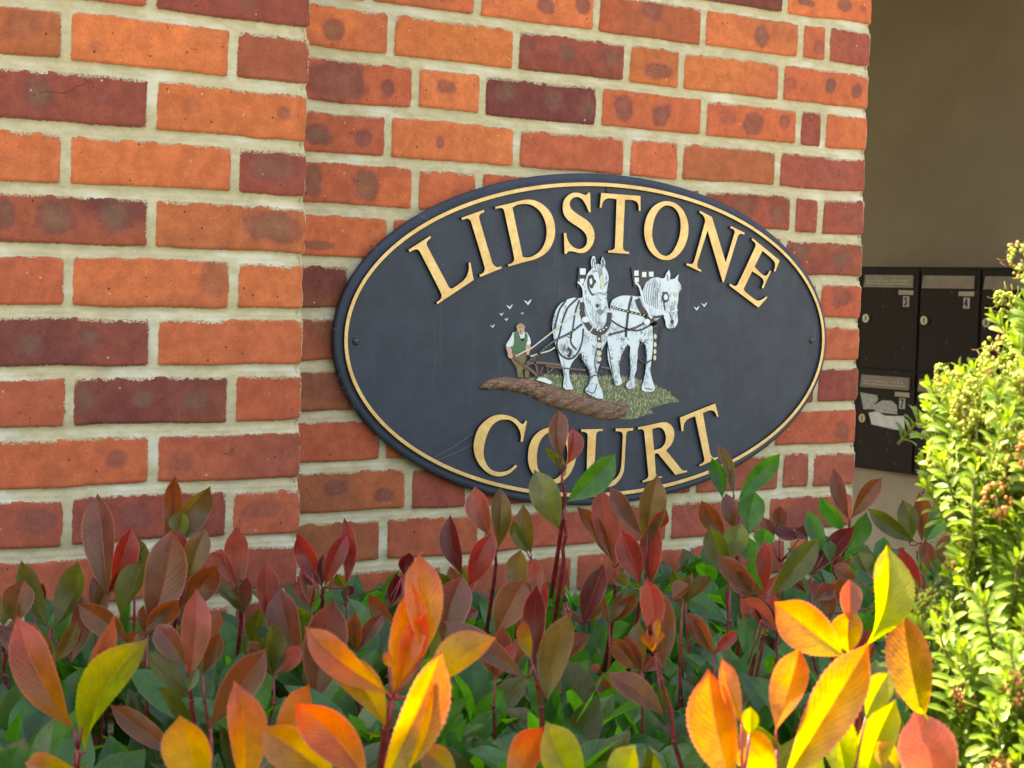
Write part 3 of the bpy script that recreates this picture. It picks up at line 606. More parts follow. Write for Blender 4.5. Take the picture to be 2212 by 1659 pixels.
# horse at the left
h1 = MB(); extrude(h1, [P2(H1, YH)], YF+.0004, YH, 0, 1)
quadp(h1, [(1190,880),(1215,880),(1205,1100),(1190,1080)], YF-.0010, 2, .0012)
horse_l = h1.build('horse', [M_WH, M_DK, M_LEG], sign, smooth=False); horse_l['label'] = 'white plough horse at the left facing forward'
b = MB(); y0 = YH-.0005
b0 = b; b = MB()
quadp(b, [(1060,225),(1130,236),(1122,330),(1075,400),(1045,410)], YF-.0030, 1, .003)
quadp(b, [(1070,235),(1120,238),(1118,292),(1070,290)], YF-.0037, 2); quadp(b, [(1068,328),(1108,325),(1100,368),(1075,380)], YF-.0037, 2)
b.build('collar_board', [M_WH, M_DK, M_PW], horse_l, smooth=False); b = b0
for pts, w_ in [([(950,512),(895,590),(868,680),(848,770)],14),([(1050,496),(965,580),(920,690),(895,800),(868,900),(900,985),(980,1025),(1050,975),(1090,870),(1100,760)],13),([(1066,510),(1030,620),(1010,750),(990,850),(1000,900),(1040,945)],13),
  ([(1092,530),(1090,620),(1115,690),(1165,765),(1225,795),(1285,775),(1318,710),(1330,620)],42),([(1150,300),(1140,380),(1160,440),(1185,470)],13),([(1238,820),(1240,1065)],34),
  ([(960,930),(990,960),(970,1010)],22),([(1060,985),(1140,1110),(1150,1160)],5),([(1215,930),(1200,1050),(1215,1150)],8),([(1185,465),(1240,452),(1302,462)],12),([(1180,262),(1225,255)],14),([(1205,240),(1190,150),(1178,200),(1182,235)],5),([(1262,225),(1270,155),(1280,215)],5),([(1120,1300),(1190,1320),(1220,1240)],6),([(1160,1190),(1190,1170),(1215,1165)],9),([(980,810),(1000,840),(960,830)],6)]: hstrap(b, pts, w_, y0)
for q_, sp_, n_, sd in [([(850,600),(840,720),(855,850)],10,60,21),([(900,900),(950,940),(1000,980)],16,80,22),([(925,1050),(940,1150),(955,1250)],10,50,23),([(1080,960),(1130,1060),(1180,1170)],14,90,24),([(1180,900),(1210,1000),(1225,1120)],12,60,25),([(1160,1200),(1150,1290),(1220,1350)],12,60,26),([(1110,820),(1180,840),(1280,840)],18,80,27),([(1230,480),(1240,560),(1260,620)],14,50,28),([(1300,290),(1300,400),(1300,520)],8,50,29),([(1110,400),(1120,480),(1160,540)],8,40,30),([(1200,650),(1240,700),(1290,720)],16,50,31),([(960,560),(930,650),(910,760)],14,30,32)]:
    hatch(b, q_, sp_, n_, y0+.0002, 3, seed=sd); hatch(b, q_, sp_*.6, n_//3, y0+.0002, 1, 8, 18, 2.4, seed=sd+40)
hstrap(b, [(1052,352),(1095,405),(1112,520),(1145,640),(1185,720)], 14, y0-.0007, 2)
hstrap(b, [(1185,560),(1192,640),(1190,730),(1150,795),(1110,780)], 7, y0-.0009, 2)
for i in range(4): hstrap(b, [(1222+i*16,205),(1232+i*10,260),(1245+i*9,330)], 4, y0, 3)
disc(b, 1172, 350, 24, 62, y0-.0003, 1); disc(b, 1166, 350, 12, 28, y0-.0007, 2); disc(b, 1198, 352, 13, 20, y0-.0004, 1)
disc(b, 1262, 320, 20, 26, y0-.0003, 4); disc(b, 1265, 385, 17, 34, y0-.0003, 4); disc(b, 1222, 562, 13, 17, y0-.0003, 1); disc(b, 1244, 610, 26, 20, y0-.0003, 3); disc(b, 1120, 682, 32, 26, y0-.0012, 2)
hstrap(b, [(1300,560),(1270,615),(1240,640)], 7, y0, 3)
beads(b, [(1185,465),(1240,452),(1302,462)], 6, y0-.0006, 2, 13); beads(b, [(1175,262),(1225,255)], 6, y0-.0006, 2, 12); beads(b, [(1195,760),(1250,782),(1300,750)], 8, y0-.0008, 2, 20)
for yy_, r_ in ((850,10),(905,23),(975,20),(1025,19)): disc(b, 1237, yy_, r_, r_*1.15, y0-.0009, 4)
hstrap(b, [(590,1072),(700,990),(800,900),(880,850),(980,800),(1090,722)], 15, y0-.0003, 1); beads(b, [(590,1072),(700,990),(800,900),(880,850),(980,800),(1090,722)], 7.5, y0-.0008, 3, 16)
hstrap(b, [(510,1000),(580,965),(650,930),(740,860),(830,790),(940,700),(1072,600)], 9, y0-.0003, 4); hstrap(b, [(640,1005),(700,982),(800,955),(852,925)], 9, y0-.0003, 4)
b.build('harness', [M_WH, M_DK, M_PW, M_GR, M_CRM], horse_l, smooth=False)
# ploughman
b = MB()
extrude(b, [P2(sm(470,955,530,965,602,965,600,1040,625,1095)+[(628,1187),(590,1187)]+sm(582,1110)+[(575,1187),(530,1182)]+sm(515,1100,480,1045,465,1000), YB)], YF+.0004, YB, 0, 0)
man = b.build('ploughman', paint('trouser_brown', alb(112, 98, 66), .3), sign, smooth=False)
def piece(name, loops, mat, y):
    b = MB()
    for L in loops: extrude(b, [P2(L, y)], y+.0015, y, 0, 0)
    b.build(name, mat, man, smooth=False)
skin = paint('painted_skin', alb(205, 160, 145)); M_WS = paint('painted_shirt', alb(214, 226, 232), .1)
piece('head', [sm(526,762,580,760,584,785,570,812,548,812,530,790)], skin, YB-.0008)
piece('face', [[(543,771),(550,771),(550,776),(543,776)],[(560,771),(567,771),(567,776),(560,776)],[(547,794),(563,794),(563,799),(547,799)],[(553,776),(558,776),(560,789),(551,789)]], paint('painted_features', alb(138, 90, 80)), YB-.0013)
piece('cap', [sm(520,758,530,728,562,716,588,738,588,760,556,752)], paint('cap_tan', alb(178, 146, 92)), YB-.0014)
piece('shirt', [sm(500,792,470,835,430,900)+[(428,922),(482,916)]+sm(512,860), sm(595,795,625,825,640,895)+[(602,910)]+sm(592,850), sm(528,782,556,815,590,790,585,840,540,840)], M_WS, YB-.0006)
piece('waistcoat', [sm(500,795,528,786,548,830,566,868,590,840,600,798,614,850,602,905,606,952,540,968,474,948,496,890)], paint('waistcoat_green', alb(52, 104, 66)), YB-.0012)
piece('arm', [sm(432,922,442,970,450,1012,482,1016,478,975,466,922)], skin, YB-.0016); piece('arm', [sm(600,908,636,905,632,960,612,990,602,960)], skin, YB-.0016)
b = MB(); yp = YB-.0014
for pts, w_ in [([(487,1002),(560,1060),(640,1120),(702,1172)],18),([(600,1072),(700,1057),(905,1078)],17),([(665,1018),(690,1092),(702,1162)],13),([(770,1087),(900,1102),(1120,1122)],11),([(752,1092),(715,1160)],8),([(790,1100),(788,1162)],8),([(842,1100),(790,1152)],9),([(720,1130),(760,1170)],7),([(1255,1095),(1332,1107)],11),([(615,985),(665,1000)],12)]: stroke(b, pts, w_, yp, 0, .0015)
extrude(b, [P2([(692,1207)]+sm(722,1188,782,1196,822,1238)+[(760,1228)], YF-.0075)], YF-.006, YF-.0075, 1, 1)
b.build('plough', [paint('plough_brown', alb(112, 78, 72)), M_PW], sign, smooth=False)
for x_, y_, s_ in [(615,530,33),(457,570,28),(385,635,18),(567,628,13),(428,680,17),(308,738,20),(2085,583,25),(2152,552,25)]:
    b = MB(); yq = YF-.0010; sl_ = -1 if x_ > 1500 else 1
    quadp(b, [(x_-s_, y_-s_*.45), (x_-s_*.35, y_-s_*.25), (x_+2, y_+s_*.25), (x_+s_*.55, y_-s_*.45), (x_+s_, y_-s_*.7), (x_+s_*.6, y_+s_*.1), (x_+s_*.1, y_+s_*.8)], yq, 0, .0012)
    b.build('bird', [M_PW], sign, smooth=False)
M_SCREW = simple('dark_screw', alb(70, 64, 66), .45, .2, 300, metal=.3)
for px, py, r_ in [(770, 738, .0055), (1314.5, 411.5, .0055), (1754, 735.5, .0055)]:
    h = hit(px, py, YF-.002); b = MB(); n = 16
    vs = [(h[0], YF-.0028, h[2])]+[(h[0]+r_*k*math.cos(2*math.pi*i/n), YF-q, h[2]+r_*k*math.sin(2*math.pi*i/n)) for k, q in ((.6, .0026), (1, .0012), (1.0, -.0005)) for i in range(n)]
    fs = [(0, 1+(i+1) % n, 1+i) for i in range(n)]+[(1+k*n+i, 1+k*n+(i+1) % n, 1+(k+1)*n+(i+1) % n, 1+(k+1)*n+i) for k in range(2) for i in range(n)]
    b.add(vs, fs); b.box((h[0]-r_*.8, YF-.0031, h[2]-r_*.12), (h[0]+r_*.8, YF-.0027, h[2]+r_*.12), 1)
    b.build('screw', [M_SCREW, M_EDGE], sign)
# cobwebs hanging about the lower left of the rim: fine threads
b = MB(); g = random.Random(3)
def strand(p, q, r_=.00022, sag=.004):
    P0 = np.array([*hit(p[0], p[1], p[2])]); P1 = np.array([*hit(q[0], q[1], q[2])])
    b.tube([P0*(1-t)+P1*t+np.array([0, -.001*math.sin(math.pi*t), -sag*math.sin(math.pi*t)]) for t in (0, .25, .5, .75, 1)], r_, 4)
for _ in range(46):
    t = g.uniform(2.55, 3.9); px, pz = SX+.497*math.cos(t), SZ+.262*math.sin(t); x_, y_ = proj((px, -.015, pz))
    strand((x_, y_, -.016), (x_-g.uniform(-14, 16), y_+g.uniform(-26, 26), -.003-g.random()*.012), .00016)
M_WEB = simple('cobweb_grey', (.34, .35, .35), .8)
b.build('cobweb', M_WEB, sign)['kind'] = 'stuff'
for p, q in [((932,992,YF-.001),(1022,935,YF-.004)),((932,998,YF-.001),(1025,957,YF-.004)),((880,450,YF-.004),(930,475,YF-.001))]:
    b = MB(); strand(p, q, .00011, .002); b.build('cobweb', M_WEB, sign)

# ------------------------------------------------------------------ letter boxes in the passage
MX = 3.96
def mp(cx_, cy_, X=MX): h = hit(1773.1+cx_/3.024, 493.7+cy_/3.024, X=X); return h[1], h[2]
bank = empty('letter_box_bank', (MX, mp(640, 900)[0], mp(640, 1580)[1]), 'bank of black metal letter boxes with numbered doors in the passage', 'letter boxes')
M_BOX = simple('black_box_paint', (.016, .013, .013), .6, .3, 30, spec=.15); M_DOOR = NT('black_door')
t = M_DOOR; v = t.n('TexVoronoi'); v.inputs['Scale'].default_value = 26; t.l(t.pos(), v.inputs['Vector']); sp = t.n('SeparateColor'); t.l(v.outputs['Color'], sp.inputs[0])
sk = t.math('MULTIPLY', t.ramp(v.outputs['Distance'], .06, .16, 1, 0), t.math('GREATER_THAN', sp.outputs[0], .6))
t.l(t.mix(t.math('MULTIPLY', sk, .35), (.024, .018, .018), (.16, .14, .13)), t.b.inputs['Base Color']); t.b.inputs['Roughness'].default_value = .6; t.b.inputs['Specular IOR Level'].default_value = .15; M_DOOR = t.m
M_FLAP = simple('bronze_flap', (.19, .155, .125), .45, .15, 20); M_CARD = simple('cream_card', (.40, .37, .28), .6, .1, 60); M_NUM = simple('number_plate_white', (.46, .45, .42), .5, .05); M_NBLK = simple('number_black', (.01, .01, .01), .5, .05); M_LOCK = simple('lock_metal', (.24, .21, .18), .35, .2, 300, metal=.6)
M_PAPER = simple('torn_paper', (.75, .76, .80), .7, .1, 60); M_PAPER2 = simple('torn_paper_grey', (.42, .46, .46), .7, .25, 90)
def slab(mb, pts, x0, x1, mi=0):
    n = len(pts); P_ = [Vector((q[0], q[1], 0)) for q in pts]
    tr = tessellate_polygon([P_]); mb.add([(x0, q[0], q[1]) for q in pts], [tuple(t_) for t_ in tr], mi)
    mb.add([(x0, q[0], q[1]) for q in pts]+[(x1, q[0], q[1]) for q in pts], [(i, (i+1) % n, n+(i+1) % n, n+i) for i in range(n)], mi)
def rect(a_, b_): return [(a_[0], a_[1]), (b_[0], a_[1]), (b_[0], b_[1]), (a_[0], b_[1])]
ycol = [mp(262, 590)[0], mp(640, 590)[0], mp(1040, 590)[0], mp(1040, 590)[0]-.27]
ztop = mp(640, 258)[1]; zmid = mp(640, 935)[1]; zbot = mp(640, 1614)[1]; 
b = MB(); b.box((MX+.004, ycol[3]-.01, zbot), (MXW-.001, ycol[0]+.02, ztop+.004)); b.build('casing', M_BOX, bank, smooth=False)
SEG = {'3': [[(0,.85),(.5,1),(.95,.8),(.5,.55),(.95,.3),(.5,0),(0,.15)]], '4': [[(.7,0),(.7,1),(0,.35),(1,.35)]], '7': [[(0,1),(1,1),(.35,0)]], '5': [[(.9,1),(.1,1),(.05,.55),(.6,.6),(.95,.3),(.5,0),(0,.12)]], '8': [[(.5,.53),(.05,.76),(.5,1),(.95,.76),(.5,.53),(0,.25),(.5,0),(1,.25),(.5,.53)]], '9': [[(.95,.7),(.5,.45),(.05,.72),(.5,1),(.95,.7),(.8,.2),(.3,0)]]}
def mailbox(ci, ri, num):
    y0, y1 = ycol[ci]-.006, ycol[ci+1]+.006; zt, zb = ((ztop-.006, zmid+.004) if ri == 0 else (zmid-.004, zbot+.006))
    if ci == 2: y0 -= .0
    H, W_ = zt-zb, y1-y0                                          # W_ negative: +u runs towards the camera
    Q = lambda u, v_: (y0+W_*u, zt-H*v_)
    b = MB(); slab(b, rect(Q(0, 0), Q(1, 1)), MX-.002, MX+.003); d = b.build('door', M_DOOR, bank, smooth=False)
    b = MB(); slab(b, [Q(.06, .055), Q(.92, .055), Q(.92, .18), Q(.035, .18)], MX-.009, MX-.0025); b.build('flap', M_FLAP, d, smooth=False)
    b = MB(); slab(b, rect(Q(.67, .205), Q(.92, .25)), MX-.006, MX-.0022); b.build('name_card', M_CARD, d, smooth=False)
    if ri == 0 and ci == 0 or ri == 1 and ci == 0:
        b = MB()
        for k in range(11): slab(b, rect(Q(.10+.068*k, .10), Q(.15+.068*k, .125)), MX-.0102, MX-.0092)
        slab(b, rect(Q(.09, .135), Q(.87, .15)), MX-.0102, MX-.0092); b.build('slot_sticker', simple('sticker_grey', (.36, .34, .30), .6), d, smooth=False)
    b = MB(); slab(b, rect(Q(.755, .265), Q(.85, .37)), MX-.0055, MX-.0022); pl_ = b.build('number_plate', M_NUM, d, smooth=False)
    b = MB(); u0_, v0_, su, sv = .780, .355, .046, .075
    for L in SEG[num]:
        for (a_, c_), (e_, f_) in zip(L[:-1], L[1:]):
            p0 = np.array(Q(u0_+su*a_, v0_-sv*c_)); p1 = np.array(Q(u0_+su*e_, v0_-sv*f_)); dd = p1-p0; dd = dd/np.linalg.norm(dd); nn = np.array([-dd[1], dd[0]])*.0026; ex = dd*.002
            slab(b, [tuple(p0-ex+nn), tuple(p1+ex+nn), tuple(p1+ex-nn), tuple(p0-ex-nn)], MX-.0068-rnd.random()*.0002, MX-.0057)
    b.build('number', M_NBLK, pl_, smooth=False)
    b = MB(); n = 14; cy_, cz_ = Q(.10, .50); r_ = .0145
    slab(b, [(cy_+r_*math.cos(2*math.pi*i/n), cz_+r_*math.sin(2*math.pi*i/n)) for i in range(n)], MX-.010, MX-.0022, 0); slab(b, rect((cy_+.002, cz_-.008), (cy_-.003, cz_+.008)), MX-.0108, MX-.0102, 1)
    b.build('lock', [M_LOCK, M_NBLK], d, smooth=False)
    return d, Q
for ci, ri, num in [(0,0,'3'),(1,0,'4'),(2,0,'5'),(0,1,'7'),(1,1,'8'),(2,1,'9')]:
    d, Q = mailbox(ci, ri, num); d['label'] = 'black letter box door number '+num
    if num == '7':
        b = MB()
        slab(b, [Q(.03,.24),(Q(.34,.255)), Q(.36,.30), Q(.28,.36), Q(.45,.30), Q(.62,.30), Q(.70,.34), Q(.72,.43), Q(.40,.43), Q(.28,.40), Q(.10,.41), Q(.07,.33)], MX-.0045, MX-.0024, 1)
        slab(b, [Q(.20,.44), Q(.34,.42), Q(.50,.455), Q(.66,.45), Q(.84,.44), Q(.86,.58), Q(.70,.585), Q(.26,.555), Q(.25,.52)], MX-.0048, MX-.0024, 0)
        b.build('torn_sticker', [M_PAPER, M_PAPER2], d, smooth=False)
# ------------------------------------------------------------------ leaves
def leaf_mat():
    t = NT('photinia_leaf')
    col = t.attr('lcol').outputs['Color']; tr = t.attr('tcol').outputs['Color']
    uv = t.n('UVMap', uv_map='UVMap'); sp = t.n('SeparateXYZ'); t.l(uv.outputs[0], sp.inputs[0]); u, v = sp.outputs[0], sp.outputs[1]
    av = t.math('ABSOLUTE', v)
    rib = t.ramp(av, .02, .075, 1, 0)
    sc3 = t.n('SeparateColor'); t.l(tr, sc3.inputs[0]); red = t.math('MULTIPLY', t.math('SUBTRACT', sc3.outputs[0], sc3.outputs[1]), 4.0, clamp=True)
    # lateral veins, curving forward
    ph = t.math('SUBTRACT', t.math('MULTIPLY', u, 15.0), t.math('MULTIPLY', av, 4.2))
    ph = t.math('ADD', ph, t.math('MULTIPLY', t.noise(60, 2), 1.6))
    fr = t.math('ABSOLUTE', t.math('SUBTRACT', t.math('FRACT', ph), .5)); vein = t.ramp(fr, .0, .09, 1, 0)
    vein = t.math('MULTIPLY', vein, t.ramp(av, .80, .97, 1, 0))
    n = t.noise(42, 4, .6); n2 = t.noise(700, 3, .6)
    c = t.mix(1.0, col, t.mix(t.ramp(n, .3, .7), (.78, .78, .80), (1.20, 1.18, 1.15)), 'MULTIPLY')
    c = t.mix(t.math('MULTIPLY', vein, .42), c, t.mix(1.0, c, (1.5, 1.4, 1.3), 'MULTIPLY'))
    c = t.mix(t.math('MULTIPLY', rib, .6), c, t.mix(t.math('MULTIPLY', red, .55), t.mix(1.0, c, (1.7, 1.6, 1.4), 'MULTIPLY'), alb(200, 120, 95)))
    edge = t.ramp(av, .90, .985)
    c = t.mix(t.math('MULTIPLY', edge, .55), c, t.mix(red, t.mix(1.0, c, (1.5, 1.6, 1.3), 'MULTIPLY'), alb(214, 120, 100)))
    c = t.mix(t.math('MULTIPLY', t.ramp(t.noise(210, 3, .75), .615, .68), .6), c, alb(74, 46, 28)); c = t.mix(t.math('MULTIPLY', t.math('MULTIPLY', t.ramp(u, .90, 1.0), t.ramp(t.noise(9, 1), .50, .56)), .8), c, alb(84, 50, 34))
    t.l(c, t.b.inputs['Base Color'])
    t.b.inputs['Roughness'].default_value = .42; t.b.inputs['Specular IOR Level'].default_value = .5; t.b.inputs['Coat Weight'].default_value = .6; t.b.inputs['Coat Roughness'].default_value = .24
    nrm = t.bump(t.math('ADD', t.math('MULTIPLY', vein, -.6), t.math('ADD', t.math('MULTIPLY', n2, .35), t.math('MULTIPLY', t.noise(150, 3), .9))), .0013, .8)
    ts = t.n('BsdfTranslucent'); tc = t.mix(1.0, tr, t.mix(t.ramp(n, .3, .7), (.72, .70, .7), (1.15, 1.15, 1.1)), 'MULTIPLY')
    tc = t.mix(t.math('MULTIPLY', t.math('ADD', vein, rib, clamp=True), .35), tc, t.mix(1.0, tc, (.62, .45, .4), 'MULTIPLY'))
    tc = t.mix(t.math('MULTIPLY', t.math('MULTIPLY', edge, red), .7), tc, (.98, .30, .18))
    t.l(tc, ts.inputs[0]); t.l(nrm, ts.inputs['Normal'])
    ms = t.n('MixShader'); ms.inputs[0].default_value = .60; t.l(t.b.outputs[0], ms.inputs[1]); t.l(ts.outputs[0], ms.inputs[2]); t.l(ms.outputs[0], t.out.inputs[0])
    return t.m
M_LEAF = leaf_mat()
def stem_mat():
    t = NT('red_stem'); n = t.noise(120, 4); t.l(t.mix(t.ramp(n, .3, .7), alb(98, 22, 34), alb(150, 46, 50)), t.b.inputs['Base Color']); t.b.inputs['Roughness'].default_value = .4; t.bump(n, .0006, .6); return t.m
M_STEM = stem_mat()
M_WOOD = simple('brown_twig', (.09, .06, .04), .85, .3, 60, bump=.001)

LC = {  # reflected colour at the tip / at the base, transmitted colour
 'p': ((134, 82, 80), (100, 92, 48), (160, 64, 44)), 'b': ((124, 68, 46), (98, 88, 34), (180, 84, 26)), 'T': ((196, 74, 58), (150, 96, 22), (205, 90, 24)), 'U': ((170, 96, 84), (140, 84, 60), (190, 90, 60)),  # T: front-left leaf, its shade put into a browner colour
 'r': ((168, 58, 58), (120, 66, 44), (205, 50, 34)), 'd': ((106, 36, 42), (92, 40, 36), (130, 30, 30)),
 'k': ((180, 92, 92), (142, 92, 58), (215, 90, 60)), 'o': ((88, 84, 36), (74, 86, 34), (130, 145, 24)),
 'q': ((116, 76, 52), (84, 92, 36), (150, 120, 30)),
 'g': ((36, 94, 46), (42, 98, 42), (66, 165, 26)), 'e': ((54, 120, 64), (60, 124, 58), (90, 190, 34)), 'l': ((128, 138, 48), (112, 138, 44), (190, 205, 26)),
 'a': ((120, 124, 88), (108, 120, 70), (150, 170, 50)),
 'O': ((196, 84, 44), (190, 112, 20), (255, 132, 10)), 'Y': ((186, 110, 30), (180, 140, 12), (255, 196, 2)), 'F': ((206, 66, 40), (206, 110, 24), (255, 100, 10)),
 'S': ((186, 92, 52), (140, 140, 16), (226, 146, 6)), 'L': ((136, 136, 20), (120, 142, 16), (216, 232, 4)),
}
SH_T = np.array([0, .04, .10, .20, .32, .45, .58, .70, .80, .87, .92, .955, .98, 1.0]); SH_W = np.array([.03, .09, .24, .52, .79, .95, 1.0, .95, .78, .53, .29, .14, .065, .0])
class _TG(dict):
    def __missing__(s, k): return (np.zeros(3), np.zeros(3))
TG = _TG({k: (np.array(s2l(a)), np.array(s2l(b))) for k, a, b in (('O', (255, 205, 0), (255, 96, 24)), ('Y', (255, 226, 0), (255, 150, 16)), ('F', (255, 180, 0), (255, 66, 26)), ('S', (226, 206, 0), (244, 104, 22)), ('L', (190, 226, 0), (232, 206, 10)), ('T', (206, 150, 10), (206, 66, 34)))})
def leaf(mb, base, tip, width, nrm, col, fold=.35, bow=.06, twist=0.0, rows=18, serr=.026, sway=0.0, wav=.016, split=0.0):
    base = np.array(base, float); tip = np.array(tip, float); a = tip-base; L = np.linalg.norm(a)+1e-9; a /= L
    n = np.array(nrm, float); n -= a*(n@a); n /= np.linalg.norm(n)+1e-9; s = np.cross(a, n)
    vcol = [-1, -.93, -.62, -.3, -.05, 0, .05, .3, .62, .93, 1]; nc = len(vcol)
    c1, c0, tr = [np.array(s2l(x)) for x in LC[col]]; c1 = c1*K*(1.18 if col in 'pbrdkqo' else 1); c0 = c0*K*(1.12 if col in 'pbrdkqo' else 1); j = 1+rnd.uniform(-.14, .14)
    ph1, ph2 = rnd.uniform(0, 6), rnd.uniform(0, 6); vs, uv, cc, tt = [], [], [], []
    tone = rnd.uniform(0, 1); blot = rnd.uniform(.1, .45)
    for i in range(rows+1):
        t = i/rows; hw = width/2*np.interp(t, SH_T, SH_W)
        ta = twist*(t-.4); nn = n*math.cos(ta)+s*math.sin(ta); ss = s*math.cos(ta)-n*math.sin(ta)
        ctr = base+a*L*t+n*(bow*L*4*t*(1-t))+s*(sway*L*4*t*(1-t))
        fo = fold*(1-.35*t)
        for v_ in vcol:
            ww = hw*(1+(serr if i % 2 else -serr)*(1 if abs(v_) == 1 else 0))
            y_ = abs(v_)*ww
            lift = (y_**.85*hw**.15 if hw > 0 else 0)*math.sin(fo)+ (wav*L*math.sin(t*9+(ph1 if v_ > 0 else ph2))*abs(v_)**2*(.3+t*.7))
            vs.append(ctr+ss*(v_*ww*math.cos(fo))+nn*lift); uv.append((t, v_))
            k = min(1, max(0, t**1.2+blot*math.sin(t*7+ph1)*(.6+.4*v_))); mixv = c0*(1-k)+c1*k
            gk = .75 if col in TG else 0; kk = min(1, max(0, (t-.25)*1.25+.30*abs(v_)**2+.25*blot*math.sin(t*9+ph2)))
            cc.append(tuple(mixv*j*(1+split*v_))); tt.append(tuple((tr*(1-gk)+TG[col][0]*gk*(1-kk)+TG[col][1]*gk*kk)*(1+.15*(tone-.5))))  # split: one half lighter, one darker; light on the fold put into colour
    fs = [(i*nc+k, i*nc+k+1, (i+1)*nc+k+1, (i+1)*nc+k) for i in range(rows) for k in range(nc-1)]
    mb.add(vs, fs, 0, uv=uv, lcol=cc, tcol=tt)
def rot(v_, ax, ang): return np.array(Matrix.Rotation(ang, 3, Vector(ax))@Vector(v_))

REG = {'1': (0, 987.5, 2.471), '2': (548.6, 987.5, 2.471), '3': (1097.2, 987.5, 2.471), '4': (1591, 987.5, 2.471), 'E': (998.5, 855.8, 6.72), 'F': (1261.8, 855.8, 6.72)}
def rp(reg, x, y, d): ox, oy, s = REG[reg]; return pt(ox+x/s, oy+y/s, d)
def shoot(parent, reg, top, depth, leaves, length=.22, lean=(0, 0), rad=.0022, stem_to=None):
    """top: where the leaves spring from; leaves: (bx,by,tx,ty,width,colour[,roll,tilt,fold])"""
    T = rp(reg, top[0], top[1], depth); sc_ = depth/FPX
    if stem_to: Bt = rp(reg, stem_to[0], stem_to[1], depth+.02)
    else: Bt = T+np.array([lean[0], lean[1], -length])
    Bt = Bt.copy(); Lw = Bt+np.array([.0, .02, -.10])
    b = MB(); rad = rad*.88; ks = min(1, np.linalg.norm(T-Bt)/.15)**1.5; mid = (T+Bt)/2+ks*np.array([rnd.uniform(-.012, .012), rnd.uniform(-.01, .01), 0]); q1 = Bt*.75+T*.25+ks*np.array([rnd.uniform(-.006, .006), 0, 0]); q3 = Bt*.22+T*.78+ks*np.array([rnd.uniform(-.004, .004), 0, 0]); b.tube([Lw, Bt, q1, mid, q3, T], [rad*1.3, rad*1.2, rad*1.1, rad, rad*.85, rad*.75], 8)
    for c_ in (q1, mid, q3): b.tube([c_-np.array([0, 0, .0012]), c_+np.array([0, 0, .0012])], rad*1.3, 7)
    made = []
    for q in leaves:
        bx, by, tx, ty, wd, cl = q[:6]; roll = (q[6] if len(q) > 6 else rnd.uniform(-25, 25))*1.3+rnd.uniform(-10, 10); tilt = q[7] if len(q) > 7 else rnd.uniform(-.25, .25); fold = (q[8] if len(q) > 8 else rnd.uniform(.3, .55))*1.25+.08
        s_ = REG[reg][2]; B0 = rp(reg, bx, by, depth+rnd.uniform(-.004, .004)); B0 = B0
        Lp = math.hypot(tx-bx, ty-by)/s_*sc_; tp = rp(reg, tx, ty, depth+tilt*Lp)
        md = (B0+tp)/2; n = CAM-md; n /= np.linalg.norm(n); a = tp-B0; a /= np.linalg.norm(a); n = rot(n, a, math.radians(roll))
        W = wd/s_*sc_/max(.5, math.cos(math.radians(roll)))/math.cos(fold)*(1.0 if depth < 1.42 else .93)
        big = Lp > .05
        curl = rnd.random() < .28
        lb = MB(); leaf(lb, B0, tp, W, n, cl, fold=fold, bow=(rnd.choice((-.16, -.12, .09)) if curl else rnd.uniform(-.07, .03)), twist=rnd.uniform(-.7, .7), sway=rnd.uniform(-.07, .07), rows=46 if big else 20, split=rnd.uniform(-.12, .12)); made.append(lb)
        # leaf stalk
        if np.linalg.norm(B0-T) > .004: b.tube([T+(T-B0)*.0, (T+B0)/2+np.array([0, 0, -.002]), B0], [rad*.6, rad*.5, rad*.45], 6)
    st = b.build('shoot', M_STEM, parent); [q_.build('leaf', M_LEAF, st) for q_ in made]

def shrub(label, x, y): return empty('photinia_shrub', (x, y, GZ), label, 'shrub', 'photinia shrubs planted in front of the brick wall')
sA = shrub('shaded photinia shrub with dusky purple leaves, in front of the projecting brick pier', .25, -.45)
sB = shrub('shaded photinia shrub with dark red leaves, between the pier corner and the sign', .72, -.45)
sC = shrub('photinia shrub whose tallest shoot reaches over the letters O and U', 1.05, -.50)
sD = shrub('shaded photinia shrub with maroon and green leaves, beside the passage opening', 1.60, -.45)
sE = shrub('photinia shrub with glowing sunlit orange leaves, at the bottom left', .12, -1.2)
sF = shrub('photinia shrub with sunlit yellow green leaves, at the bottom right beside the bush', .72, -1.2)

# --- shrub A
shoot(sA, '1', (575, 745), 2.0, [(570,740,520,190,170,'p',-15,.1,.45),(577,730,705,370,118,'r',20,0,.5),(575,735,630,615,60,'b')])
shoot(sA, '1', (925, 620), 2.05, [(915,520,932,100,104,'b',-10,0,.5),(950,470,1120,155,150,'q',25,.1,.5),(985,420,955,285,112,'a',-10,-.2,.25)])
shoot(sA, '1', (945, 850), 1.98, [(942,850,952,385,100,'r',40,.1,.5),(950,840,1160,575,165,'b',10,-.1,.3),(1005,650,1100,380,135,'q',0,0,.35),(640,860,765,545,120,'o',-30,.1,.5)], stem_to=(930, 905))
shoot(sA, '1', (720, 640), 2.1, [(700,600,715,420,140,'q'),(700,610,780,470,110,'o')])
shoot(sA, '1', (785, 945), 1.88, [(790,940,920,378,235,'p',-5,.05,.28),(775,930,955,765,115,'b',20,-.2,.5),(690,1000,415,782,150,'b',-10,0,.3),(680,1005,740,930,80,'b')])
shoot(sA, '1', (270, 915), 1.95, [(255,905,115,550,130,'o',15,0,.45),(285,915,415,555,145,'o',-20,0,.4),(375,1100,430,735,130,'p',20,0,.4)])
shoot(sA, '1', (15, 1040), 1.9, [(85,900,130,655,172,'b',-10,0,.25),(145,1080,0,895,120,'p',10,.1,.3),(20,900,0,740,120,'o'),(20,1120,50,1040,50,'o')], stem_to=(45, 1280))
